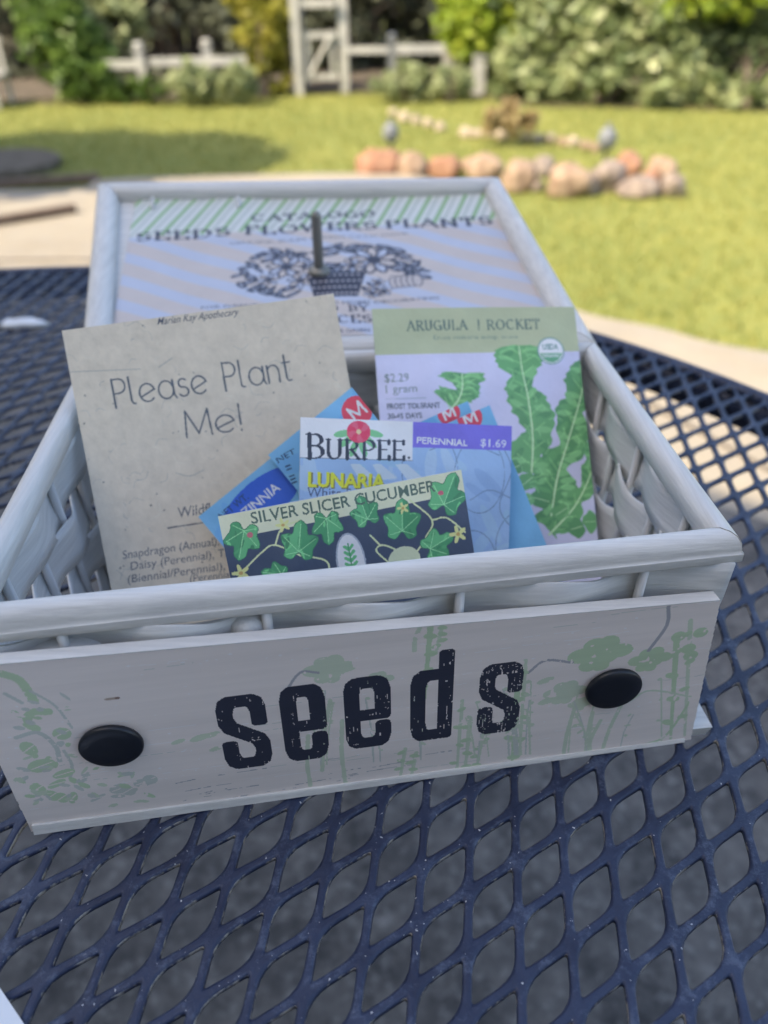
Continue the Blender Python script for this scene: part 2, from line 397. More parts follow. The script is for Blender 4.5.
# brush streaks and stains with shapes of their own
for i in range(60):
    x = random.uniform(5, 262); z = random.uniform(2, 84); l = random.uniform(6, 40)
    cv.curve([(x, z), (x + l / 2, z + random.uniform(-.6, .6)), (x + l, z + random.uniform(-1, 1))], .28, random.choice([LTN, LTN, GR3]), mask=n1 > .45)
for i in range(14):
    x = random.uniform(50, 150); z = random.uniform(4, 20); l = random.uniform(10, 45)
    cv.curve([(x, z), (x + l / 2, z + .8), (x + l, z + 1)], .4, LNK, mask=n1 > .5)
for i in range(160):
    x = random.uniform(5, 262); z = random.uniform(20, 84); cv.ell(x, z, random.uniform(.2, .8), random.uniform(.15, .4), LTN)
def flower(x, y, s, col=GRN):
    cx, cy = B(x, y); w = s * .235
    for dx, dy, rx, ry in ((-.9, .1, .75, .38), (-.35, .55, .6, .4), (.3, .6, .55, .42), (.9, .15, .7, .35), (0, -.1, .9, .4), (-.5, -.5, .5, .3), (.1, -.55, .45, .3)):
        cv.ell(cx + dx * w, cy + dy * w * 1.2, rx * w, ry * w * 1.3, col, mask=fade)
def stem(pts, w=1.1, col=GR2, w1=None): cv.curve([B(*p) for p in pts], w, col, w1, mask=fade)
flower(600, 655, 34); flower(650, 660, 24); flower(565, 693, 24, GR2); flower(580, 704, 14, GR2); flower(330, 670, 26, GR2); flower(378, 680, 16, GR2)
stem([(528, 672), (545, 660), (572, 662)], 1.2, LNK); stem([(668, 606), (666, 625), (648, 650)], 1.5, LNK); stem([(286, 690), (300, 672), (318, 672)], 1.1, LNK)
for x0, y0, x1, y1 in ((600, 720, 585, 757), (575, 705, 562, 762), (592, 712, 590, 758), (622, 702, 600, 755), (322, 770, 330, 700), (310, 785, 308, 735), (345, 782, 342, 720), (420, 626, 414, 650)):
    stem([(x0, y0), ((x0 + x1) / 2 - 2, (y0 + y1) / 2), (x1, y1)], 1.7, GR2)
for cx, top, bot, s in ((676, 640, 738, 1.3), (690, 620, 735, 1.0), (430, 627, 700, 1.1), (442, 624, 650, .8), (525, 660, 755, .9), (517, 690, 770, 1.2), (462, 700, 775, .8), (470, 720, 775, 1.), (405, 748, 782, .8), (416, 752, 780, .9), (482, 735, 770, .9)):
    stem([(cx, top), (cx - 3, (top + bot) / 2), (cx - 6, bot)], 2.0 * s, GRN if s > 1 else GR2, 1.2)
    for q in range(4):
        a, b_ = B(cx - 1 - 4 * q / 3 + random.uniform(-4, 4), top + (bot - top) * (q + .5) / 4.2)
        cv.ell(a, b_, 2.3 * s, 1.3 * s, GRN, random.uniform(-.6, .6), mask=fade)
for x, y in ((678, 636), (700, 632), (688, 648), (690, 655)): a, b_ = B(x, y); cv.ell(a, b_, 3.0, 2.6, GRN, mask=fade)
stem([(630, 700), (650, 690), (690, 696)], 1.0); stem([(640, 745), (665, 735), (690, 700)], 1.2, GRN)
for x, y, s in ((200, 737, 1), (212, 734, .8), (178, 741, .7), (216, 748, .7), (548, 700, 1.1), (545, 680, .9)): a, b_ = B(x, y); cv.ell(a, b_, 4 * s, 1.6 * s, GR2, .3, mask=fade)
# left scrollwork
for pts, w in (([(2, 673), (20, 680), (34, 700)], 3.2), ([(5, 693), (22, 702)], 1.4), ([(30, 690), (55, 705), (72, 727)], 1.0), ([(48, 711), (32, 712), (27, 722), (36, 728)], 3.4), ([(16, 737), (38, 732), (55, 745), (60, 760)], 1.8), ([(64, 750), (72, 765), (70, 778)], 1.2)):
    stem(pts, w, GR3 if w < 2 else GRN)
for x, y, rx, ry, r_ in ((29, 748, 3.4, 5, .3), (42, 765, 6.5, 4.5, .2), (62, 733, 4, 4, 0), (38, 788, 3, 4, .7), (52, 795, 3.2, 4.5, .5), (62, 797, 2.8, 4, .2), (73, 797, 2.2, 4.4, -.3), (57, 783, 5, 2, .5), (64, 773, 5.5, 2.6, .3), (120, 788, 5, 3.6, .2), (128, 790, 3.2, 4, .6), (98, 797, 4.5, 1.2, .5), (85, 777, 4.4, 1.2, 1.0), (143, 782, 4.5, 3, .1), (150, 779, 3.5, 3.5, .4)):
    a, b_ = B(x, y); cv.ell(a, b_, rx * .8, ry * .8, GRN if x < 75 else GR3, r_, mask=fade)
    cv.seg((a - rx * .6, b_ - ry * .3), (a + rx * .6, b_ + ry * .3), .5, cv.pal[0])
rs = random.Random(21)
for x0, y0 in [(rs.uniform(20, 150), rs.uniform(765, 805)) for _ in range(34)] + [(rs.uniform(15, 75), rs.uniform(690, 800)) for _ in range(26)]:
    a, b_ = B(x0, y0); cv.ell(a, b_, rs.uniform(1.2, 2.8), rs.uniform(.6, 1.3), rs.choice([GRN, GR2, GR3]), rs.uniform(-1.2, 1.2), mask=fade)
for _ in range(26):
    x0 = rs.choice([rs.uniform(295, 430), rs.uniform(455, 540), rs.uniform(560, 700)]); y1 = 765 - (x0 - 300) * .05; h_ = rs.uniform(30, 75); k_ = rs.uniform(-14, 14)
    stem([(x0, y1), (x0 + k_ * .3, y1 - h_ * .5), (x0 + k_, y1 - h_)], rs.uniform(.5, .9), rs.choice([GR2, GR3]))
    for q in range(3):
        a, b_ = B(x0 + k_ * (.3 + .3 * q), y1 - h_ * (.4 + .3 * q)); cv.ell(a + rs.uniform(-1.5, 1.5), b_, rs.uniform(.8, 1.8), rs.uniform(.5, 1.0), GR2, rs.uniform(-1, 1), mask=fade)
a, b_ = B(112, 698); cv.ell(a, b_, 2.6, .7, pb(112, 104, 100)); cv.ell(a + 1.8, b_, .8, .6, pb(84, 72, 66))
# lettering, worn
BLK = pb(26, 30, 44)
wr = vnoise(cv.ny, cv.nx, 1.3, 11) * .4 + vnoise(cv.ny, cv.nx, 5, 12) * .6
scr = vnoise(cv.ny, cv.nx * 1, 2, 13); 
scr2 = np.repeat(vnoise(cv.ny // 9 + 2, cv.nx, 1.6, 14), 9, 0)[:cv.ny]
def seeds_glyph(ch, x0, x1, z0, z1, wear):
    hx, hz = 3.0, 3.05
    W, Hh = x1 - x0 - 2 * hx, z1 - z0 - 2 * hz
    pth = {'s': [[(1, .68), (1, .86), (.93, .96), (.78, 1), (.22, 1), (.07, .96), (0, .86), (0, .70), (.10, .60), (.9, .38), (1, .28), (1, .14), (.93, .04), (.78, 0), (.22, 0), (.07, .04), (0, .14), (0, .30)]],
           'e': [[(.05, .47), (1, .47), (1, .86), (.93, .96), (.78, 1), (.22, 1), (.07, .96), (0, .86), (0, .14), (.07, .04), (.22, 0), (.78, 0), (.93, .04), (1, .14), (1, .27)]],
           'd': [[(1, 0), (1, 1)], [(1, .78), (.25, .78), (.07, .74), (0, .66), (0, .14), (.07, .04), (.22, 0), (.9, 0)]]}[ch]
    msk = (wr * .62 + scr2 * .38 > wear) & ~((scr2 > .90) & (n1 > .50))
    for p in pth: cv.stamp([(BO + x0 + hx + a * W, z0 + hz + b * Hh) for a, b in p], hx, hz, BLK, msk)
seeds_glyph('s', 78, 96, 21.5, 62, .20); seeds_glyph('e', 101, 117.6, 21.5, 63.3, .20); seeds_glyph('e', 124.4, 142, 24, 63.4, .21)
seeds_glyph('d', 149.5, 166, 23.5, 72.5, .22); seeds_glyph('s', 176, 193, 22.3, 61.7, .30)
# outside of the board is cut away
ins = np.ones(cv.a.shape, bool); P_ = corn
for (x0, y0), (x1, y1) in zip(P_, P_[1:] + P_[:1]):
    X = (xx + .5) / cv.r; Y = (yy + .5) / cv.r; chip = .35 * (vnoise(cv.ny, cv.nx, 9, int(x0) + 5) - .5)
    ins &= ((x1 - x0) * (Y - y0) - (y1 - y0) * (X - x0)) / math.hypot(x1 - x0, y1 - y0) > np.abs(chip)
cv.a[~ins] = -1
def fr_board(x, y): x = np.asarray(x); y = np.asarray(y); return bC + bu * ((x - BO) / 1000)[:, None] + Zb * (y / 1000)[:, None] + bn * .0003
core = [bC + bu * (x - BO) / 1000 + Zb * z / 1000 for x, z in corn]
m = MB(); m.hexa([core[0] - bn * .0052, core[1] - bn * .0052, core[1], core[0]], [core[3] - bn * .0052, core[2] - bn * .0052, core[2], core[3]])
board = m.build('front_board', M_wx, basket)
cv.mesh('printed_face', fr_board, P_board, board)
# routed step along the foot of the board
m = MB()
for (x0, x1, z, t) in ((1.5, 268, 2.6, .0011),):
    a = bC + bu * x0 / 1000 + Zb * .001; b_ = bC + bu * x1 / 1000 + Zb * .001
    h0, h1 = Zb * .0045, Zb * .0014
    m.hexa([a + bn * .0004, b_ + bn * .0004, b_ + bn * (.0004 + t), a + bn * (.0004 + t * 1.7)], [a + bn * .0004 + h0, b_ + bn * .0004 + h1, b_ + bn * .0008 + h1, a + bn * .0014 + h0])
m.build('bottom_lip', M_wx, board)
M_knob, nt, b = newmat('black_enamel'); b.inputs['Base Color'].default_value = (.008, .010, .016, 1); b.inputs['Roughness'].default_value = .38
bump(nt, b, noise_node(nt, 90, 3), .08, .0005)
for (px, py) in ((112, 742), (612, 685.5)):
    u, z = b_loc(px, py); c = bC + bu * u / 1000 + Zb * z / 1000 + bn * .0003
    m = MB(); m.lathe(c, bn, [(.0095, 0), (.0102, .0006), (.0104, .0014), (.0103, .0022), (.0097, .0028), (.006, .0030), (.0005, .0031)], 48, 1.10, bu)
    k = m.build('knob', M_knob, basket, True)
for d_ in (.045, .16, .235):                                   # wooden spacers that carry the board
    c = bC + bu * d_ + Zb * .05 - bn * .0054; q = c - bn * (.013 if d_ < .1 else .012)
    m = MB(); m.tube([c, q], .004, 10); m.build('spacer', M_stake, basket, True)
# loops and bead of the front wall seen above the board
def gapP(x, y, back=.0185): w = on_plane(x, y, bC - bn * back, bn); return w
m = MB()
c = gapP(249, 628, .0128) + Zb * .002; m.lathe(c - Zb * .006, Zb, [(.0005, 0), (.004, .0008), (.0062, .003), (.0068, .006), (.0062, .009), (.004, .0112), (.0005, .012)], 20)
m.build('bead', M_stake, basket, True)
for (x0, x1, y) in ((20, 118, 650), (478, 566, 612)):
    m = MB(); a = gapP(x0, y + 8, .0135); b_ = gapP(x1, y - 1, .0135); pts = []
    rr = []
    for t in np.linspace(0, 1, 15):
        pts.append(a + (b_ - a) * t + Zb * (.0035 * math.sin(math.pi * t) - .0002) + bn * .001 * math.sin(math.pi * t)); rr.append(.0018 + .0040 * math.sin(math.pi * t) ** .5)
    m.tube(pts, rr, 10); m.build('splint_end', M_weave, basket, True)

# ------------------------------------------------------------------ lid, hinged open behind the basket
LT = R(12.9); h0 = np.array([*BL, HR]); Ld = Yb * math.cos(LT) + Zb * math.sin(LT); Ln = np.cross(Xb, Ld)
def lid_loc(x, y):
    w = on_plane(x, y, h0, Ln) - h0; return np.array([w @ Xb, w @ Ld])
lo = [np.array([-.0015, .004]), np.array([float((BR - BL) @ Xb[:2]) + .003, .004 + float((BR - BL) @ Yb[:2])]), lid_loc(500, 181), lid_loc(97, 187)]
def inset(c, d):
    out = []
    for k in range(4):
        p = c[k]; a = c[k - 1] - p; b = c[(k + 1) % 4] - p; a = a / np.linalg.norm(a); b = b / np.linalg.norm(b); out.append(p + (a + b) * d / abs(a[0] * b[1] - a[1] * b[0]))
    return out
LP = lambda q, z: h0 + Xb * q[0] + Ld * q[1] + Ln * z
lid = empty('x', (0, 0, 0)); COL.objects.unlink(lid); bpy.data.objects.remove(lid)
li = inset(lo, .0150)
m = MB(); pz = -.0062; sh = inset(lo, .009)
m.hexa([LP(p, pz - .0) for p in sh], [LP(p, pz + .002) for p in sh]); lidobj = m.build('lid', M_wx, basket)
PROF2 = [(0, -.0050), (0, .0000), (.10, .0030), (.30, .0052), (.5, .0056), (.75, .0046), (.92, .0024), (1.0, -.0005), (1.0, -.0060), (.2, -.0065)]
rails(lo, li, LP, lidobj, (M_wx, M_wy), 'lid_rail', prof=PROF2)
# paper sheet
p0 = inset(lo, .0130); PX0, PY0 = p0[0] * 1000; pw = (p0[1][0] - p0[0][0]) * 1000; ph = (max(p0[2][1], p0[3][1]) - p0[0][1]) * 1000
lc = Canvas(pw, ph, 3.0, pl(165, 163, 182))
def Lp(x, y): q = lid_loc(x, y) * 1000; return q[0] - PX0, q[1] - PY0
LAV = pl(154, 166, 208, .9); INK = pl(44, 48, 72); GS = pl(112, 152, 120)
# broad diagonal stripes
_p0 = np.array(Lp(110, 225)); _sl = -.62
for kx in range(-6, 12):
    x0 = kx * 42.0 - 8
    lc.poly([(x0, ph), (x0 + 19, ph), (x0 + 19 + ph / .62, 0), (x0 + ph / .62, 0)], LAV)
# top band with thin green stripes
_, yb = Lp(300, 225); lc.rect(0, yb - .2, pw, ph, pl(172, 182, 206, .9))
x = -20
while x < pw + 10:
    lc.poly([(x, yb), (x + 3.0, yb), (x + 27, ph + 2), (x + 24, ph + 2)], GS); lc.poly([(x + 6.5, yb), (x + 8.0, yb), (x + 32, ph + 2), (x + 30.5, ph + 2)], pl(140, 156, 170)); x += 13
lc.rect(0, 0, pw, yb - 14, lc.pal[0]) if False else None
def ltext(t, x0, y0, x1, y1, h, thick, thin, serif=.35, sp=.28): lc.glyphs(t, Lp(x0, y0), Lp(x1, y1), h, INK, thick, thin, serif, sp)
ltext('CATALOGO', 252, 217, 374, 211, 8, 2.3, .9)
ltext('SEEDS', 136, 237, 228, 231, 9.5, 2.7, 1.0); ltext('FLOWERS', 246, 230, 376, 224, 9.5, 2.7, 1.0); ltext('PLANTS', 388, 224, 492, 220, 9.5, 2.7, 1.0)
lc.text('GENUINE, BULBS & SEEDS CATALOGUE', Lp(229, 240), Lp(408, 231), 2.6, INK)
lc.text('FOR GARDEN, INDOOR AND HOME DECORATING', Lp(200, 305), Lp(440, 295), 2.8, INK, .01)
ltext('PUBLISHED BY', 250, 311, 368, 305, 6.0, 1.5, .5); ltext('MASTERPIECES', 230, 323, 371, 316, 7.0, 1.7, .6)
lc.text('SEEDS, BULBS & GREEN', Lp(290, 330), Lp(370, 326), 3.4, INK, .01); lc.text('FINE & PURE', Lp(300, 338), Lp(368, 335), 3.4, INK, .01)
# engraved basket of flowers and squash
def petal_flower(cx, cy, r, n=8):
    c0 = np.array(Lp(cx, cy))
    for i in range(n):
        a = 2 * math.pi * i / n + .2; p = c0 + np.array([math.cos(a), math.sin(a)]) * r * .62
        lc.ell(*p, r * .46, r * .27, INK, a); lc.ell(*p, r * .34, r * .16, LAV if i % 2 else lc.pal[0], a)
        lc.seg(c0 + (p - c0) * .5, p, .45, INK)
    lc.ell(*c0, r * .25, r * .25, INK)
c0 = Lp(336, 268)
for (x, y, rx, ry, a) in [(x + jx, y + jy, random.uniform(4, 7), random.uniform(1.6, 2.8), random.uniform(-1, 1)) for jx, jy in ((0, 0), (6, 5), (-7, 3)) for x, y in ((244, 268), (252, 260), (262, 250), (276, 246), (290, 247), (248, 278), (262, 282), (300, 250), (324, 246), (338, 242), (352, 243), (366, 242), (384, 243), (398, 247), (408, 256), (416, 262), (418, 268), (270, 285), (287, 284), (308, 262), (330, 262), (345, 262), (402, 262), (374, 282))]:
    p = Lp(x, y); lc.ell(*p, rx, ry, INK, a); lc.ell(*p, rx * .55, ry * .34, LAV, a); lc.seg((p[0] - rx * .8 * math.cos(a), p[1] - rx * .8 * math.sin(a)), (p[0] + rx * .8 * math.cos(a), p[1] + rx * .8 * math.sin(a)), .4, INK)
petal_flower(286, 262, 12, 9); petal_flower(374, 256, 15, 9); petal_flower(268, 275, 7, 6); petal_flower(352, 262, 8, 7); petal_flower(300, 276, 8, 7)
bx = [Lp(306, 270), Lp(366, 267), Lp(358, 291), Lp(314, 293)]; lc.poly(bx, INK)
for i in range(9):
    for j in range(4):
        u = (i + .5 + .5 * (j % 2)) / 9.6; v = (j + .5) / 4; p = (np.array(bx[0]) * (1 - u) + np.array(bx[1]) * u) * (1 - v) + (np.array(bx[3]) * (1 - u) + np.array(bx[2]) * u) * v
        lc.ell(*p, 1.0, .9, pl(150, 152, 178))
for dx in (-9, -4.5, 0, 4.5, 9):
    p = Lp(406, 277); lc.ell(p[0] + dx * .8, p[1], 3.4, 6.8, INK); lc.ell(p[0] + dx * .8, p[1], 2.7, 6.0, pl(158, 158, 180))
p = Lp(406, 268); lc.curve([p, (p[0] + 1, p[1] + 4), (p[0] + 4, p[1] + 5)], 1.2, INK)
for (x, y) in ((378, 278), (384, 286), (372, 288)): petal_flower(x, y, 5, 6)
fr_lid = lambda x, y: (h0 + Xb * ((np.asarray(x) + PX0) / 1000)[:, None] + Ld * ((np.asarray(y) + PY0) / 1000)[:, None] + Ln * (-.0030 + .0008 * np.sin(np.asarray(x) / 31.) * np.sin(np.asarray(y) / 23. + 1) + .0004 * np.sin(np.asarray(x) / 9))[:, None])
pq = [(q * 1000 - np.array([PX0, PY0])) for q in p0]
Xg, Yg = np.meshgrid((np.arange(lc.nx) + .5) / lc.r, (np.arange(lc.ny) + .5) / lc.r)
for q, w in zip(pq, pq[1:] + pq[:1]): lc.a[((w[0] - q[0]) * (Yg - q[1]) - (w[1] - q[1]) * (Xg - q[0])) < 0] = -1
lc.mesh('lid_paper', fr_lid, P_lid, lidobj, vm=8, hm=24)
# threaded post standing up through the lid
M_brass, nt, b = newmat('aged_brass'); b.inputs['Base Color'].default_value = (.24, .23, .20, 1); b.inputs['Metallic'].default_value = .5; b.inputs['Roughness'].default_value = .5
bump(nt, b, noise_node(nt, 300, 3), .3, .0004)
q = lid_loc(319, 268); pb = LP(q, -.0030)
m = MB(); prof = [(.0065, 0), (.0070, .0012), (.0060, .0030), (.0035, .0040), (.0024, .0046)]
for i in range(26): prof += [(.0031, .0050 + i * .0013), (.0027, .0056 + i * .0013)]
prof += [(.0022, .0392), (.0012, .0400)]
m.lathe(pb, Ln, prof, 16); m.build('screw_post', M_brass, lidobj, True)
for (x, y) in ((152, 206), (238, 205)):
    q = lid_loc(x, y); m = MB(); m.tube([LP(q, -.002), LP(q + np.array([0, .009]), .0015)], .0011, 8); m.build('retaining_pin', M_stake, lidobj)
# outer knob that props the lid, under it
q = (lo[0] + lo[1] + lo[2] + lo[3]) / 4
m = MB(); m.lathe(LP(lid_loc(319, 268), -.0066), -Ln, [(.006, 0), (.005, .008), (.011, .014), (.014, .022), (.011, .03), (.002, .033)], 24); m.build('lid_knob', M_knob, lidobj, True)
for u in (.06, .215):
    m = MB(); c = LP((u, .0015), -.004); m.tube([c - Xb * .011, c + Xb * .011], .0021, 10); m.build('hinge', M_brass, basket, True)

# ------------------------------------------------------------------ packets and card standing in the basket
def packet(name, label, cat, va, vb, sk, TL, TR, h_mm, base, draw, mat, w_fix=None, group=None, th=.0009, res=3.6, bow=.0026, backcol=(.5, .5, .48), inner='printed_front'):
    P = Ob + va * Yb; d = (Ob + vb * Yb + np.array([0, 0, .098])) - P; n = np.cross(Xb, d); n /= np.linalg.norm(n)
    uc = (on_plane((TL[0] + TR[0]) / 2, (TL[1] + TR[1]) / 2, P, n) - P) @ Xb; P = P + Xb * uc
    n = np.cross(Xb * math.cos(R(sk)) + Yb * math.sin(R(sk)), d); n /= np.linalg.norm(n)
    a = on_plane(*TL, P, n); b_ = on_plane(*TR, P, n); e1 = (b_ - a); w = np.linalg.norm(e1); e1 /= w
    if w_fix: w = w_fix if w_fix > 0 else w; 
    if w_fix and w_fix < 0: a = b_ - e1 * (-w_fix); w = -w_fix
    e2 = np.cross(n, e1)                                   # towards the top
    if e2[2] < 0: e2 = -e2
    nn = n if n[1] < 0 else -n                             # towards the camera
    W = w * 1000; o0 = a - e2 * h_mm / 1000
    cvs = Canvas(W, h_mm, res, base)
    def L(x, y): q = on_plane(x, y, P, n) - o0; return (q @ e1) * 1000, (q @ e2) * 1000
    draw(cvs, L, W, h_mm)
    root = empty(name, tuple((o0 + e1 * w / 2).tolist()), label, cat, group)
    def curl(y): return (-.0016 if bow else -.0022) * (y / h_mm) ** 3
    def bowf(x, y): return bow * np.sin(np.pi * np.clip(x / W, 0, 1)) * (.6 + .4 * np.cos(np.pi * y / h_mm)) + curl(y)
    fr = lambda x, y: o0 + e1 * (np.asarray(x) / 1000)[:, None] + e2 * (np.asarray(y) / 1000)[:, None] + nn * (th / 2 + bowf(np.asarray(x), np.asarray(y)))[:, None]
    cvs.mesh(inner, fr, mat, root, vm=6, hm=12)
    gx = np.linspace(0, W, 17); gy = np.linspace(0, h_mm, 21); X, Y = np.meshgrid(gx, gy)
    fb = o0 + e1 * (X.ravel() / 1000)[:, None] + e2 * (Y.ravel() / 1000)[:, None]
    b1 = fb + nn * (th / 2 - .00015 + bowf(X.ravel(), Y.ravel()))[:, None]; b2 = fb + nn * (-th / 2 + (curl(Y.ravel()) - .3 * (bowf(X.ravel(), Y.ravel()) - curl(Y.ravel())) if bow else bowf(X.ravel(), Y.ravel())))[:, None]
    nv = len(b1); fs = []
    for j in range(20):
        for i in range(16):
            k = j * 17 + i; fs.append((k, k + 1, k + 18, k + 17)); fs.append((nv + k, nv + k + 17, nv + k + 18, nv + k + 1))
    ed = [j for j in range(17)] + [17 * j + 16 for j in range(1, 21)] + [20 * 17 + i for i in range(15, -1, -1)] + [17 * j for j in range(19, 0, -1)]
    for i in range(len(ed)): p, q = ed[i], ed[(i + 1) % len(ed)]; fs.append((p, nv + p, nv + q, q))
    mb, nt_, bb = newmat('sheet_back'); bb.inputs['Base Color'].default_value = (*backcol, 1); bb.inputs['Roughness'].default_value = .7
    bump(nt_, bb, noise_node(nt_, 100, 4), .2, .0003)
    mesh_obj('back_sheet', np.vstack([b1, b2]), fs, mb, root, True)
    print(name, 'W', round(W), 'low z', round(min((o0)[2], (o0 + e1 * w)[2]) - TZ, 4)); return root

def leaf_poly(cx, cy, s, rot, lobes=5, sx=1.0):
    pts = []; n = 60
    for i in range(n):
        t = 2 * math.pi * i / n; r = s * (.62 + .30 * math.cos(lobes * (t)) + .12 * math.cos(t) ) * (1 - .35 * math.exp(-((t - math.pi) / .35) ** 2))
        pts.append((cx + sx * r * math.cos(t + rot), cy + r * math.sin(t + rot)))
    return pts
def ivy(c, L, x, y, s, rot, g1, g2):
    cx, cy = L(x, y); s = s * .45; tips = [(0, 1.2), (62, .95), (128, .8), (232, .8), (298, .95)]
    pts = []
    for i, (a, r) in enumerate(tips):
        a2, r2 = tips[(i + 1) % 5]; da = ((a2 - a) % 360)
        pts.append((a, r)); pts.append((a + da * .25, r * .84)); pts.append((a + da * .5, .66 if i != 2 else .3)); pts.append((a + da * .75, r2 * .84))
    P = [(cx + s * r * math.cos(R(a) + rot), cy + s * r * math.sin(R(a) + rot)) for a, r in pts]
    P = spl(P + [P[0]], 4); c.poly(P, g1)
    base = (cx - s * .25 * math.cos(rot), cy - s * .25 * math.sin(rot))
    half = [q for q in P if ((q[0] - cx) * math.sin(rot) - (q[1] - cy) * math.cos(rot)) > 0] 
    if len(half) > 3: c.poly([base] + half, g2)
    ms = np.isin(c.a, [c.c(g1), c.c(g2)]); rg = random.Random(int(x * 7 + y))
    for _ in range(9): c.ell(cx + rg.uniform(-.8, .8) * s, cy + rg.uniform(-.8, .8) * s, s * rg.uniform(.1, .3), s * rg.uniform(.04, .1), rg.choice([pc(92, 156, 118), pc(70, 130, 100), pc(56, 108, 86)]), rot + rg.uniform(-.8, .8), mask=ms)
    c.line(P, .3, pc(50, 96, 80))
    for a, r in tips: c.seg(base, (cx + s * r * .85 * math.cos(R(a) + rot), cy + s * r * .85 * math.sin(R(a) + rot)), .32, pc(120, 175, 140))
def tiny_flower(c, L, x, y, s, col, n=5):
    cx, cy = L(x, y)
    for i in range(n):
        a = 2 * math.pi * i / n + .5; c.ell(cx + s * .6 * math.cos(a), cy + s * .6 * math.sin(a), s * .6, s * .26, col, a)
    c.ell(cx, cy, s * .25, s * .25, pc(150, 130, 90))

# cucumber packet
NAVY = pc(54, 64, 90)
def d_cuc(c, L, W, H):
    top = H - 9.6; c.rect(0, 0, W, top, NAVY)
    g = pc(80, 142, 110); g2 = pc(62, 120, 94); vin = pc(158, 168, 146); yel = pc(206, 194, 130)
    for pts in (((300, 555), (275, 545), (262, 552), (242, 572)), ((275, 545), (282, 528), (300, 520)), ((300, 555), (325, 560), (330, 572)), ((412, 558), (425, 538), (432, 520), (410, 500)), ((432, 520), (447, 518), (465, 532)), ((412, 558), (385, 545), (376, 550), (388, 562)), ((380, 545), (370, 535))):
        c.curve([L(*p) for p in pts], .75, vin)
    ivy(c, L, 243, 536, 19, R(-110), g, g2); ivy(c, L, 299, 546, 20, R(75), g, g2); ivy(c, L, 278, 574, 13, R(160), g, g2)
    ivy(c, L, 327, 523, 17, R(-95), g, g2); ivy(c, L, 366, 515, 16, R(100), g, g2); ivy(c, L, 402, 525, 21, R(80), g, g2); ivy(c, L, 434, 546, 18, R(20), g, g2); ivy(c, L, 446, 499, 22, R(60), g, g2)
    for x, y, s in ((283, 525, 2.6), (241, 573, 3.2), (403, 508, 2.2), (458, 534, 3.4)): tiny_flower(c, L, x, y, s, yel)
    x, y = L(250, 535); c.ell(x, y, 1.2, 1.2, pc(150, 90, 110)); x, y = L(441, 493); c.ell(x, y, 1.3, 1.0, pc(150, 80, 105))
    x, y = L(351, 562); c.ell(x, y, 6.2, 12.5, pc(124, 134, 160), .0); c.ell(x, y, 5.5, 11.8, pc(164, 170, 200), 0)
    for i in range(6):
        c.seg((x - 2.6 + .2 * i, y - 5 + i * 2.4), (x, y - 6.5 + i * 2.4), 1.3, g); c.seg((x + 2.6 - .2 * i, y - 5 + i * 2.4), (x, y - 6.5 + i * 2.4), 1.3, g)
    c.seg((x, y - 9), (x, y + 8), .6, g2)
    x, y = L(404, 560); c.ell(x, y, 7, 6, pc(154, 164, 154))
    c.text('SILVER SLICER CUCUMBER', L(252, 524), L(436, 491), 4.9, pc(66, 84, 84), .012)
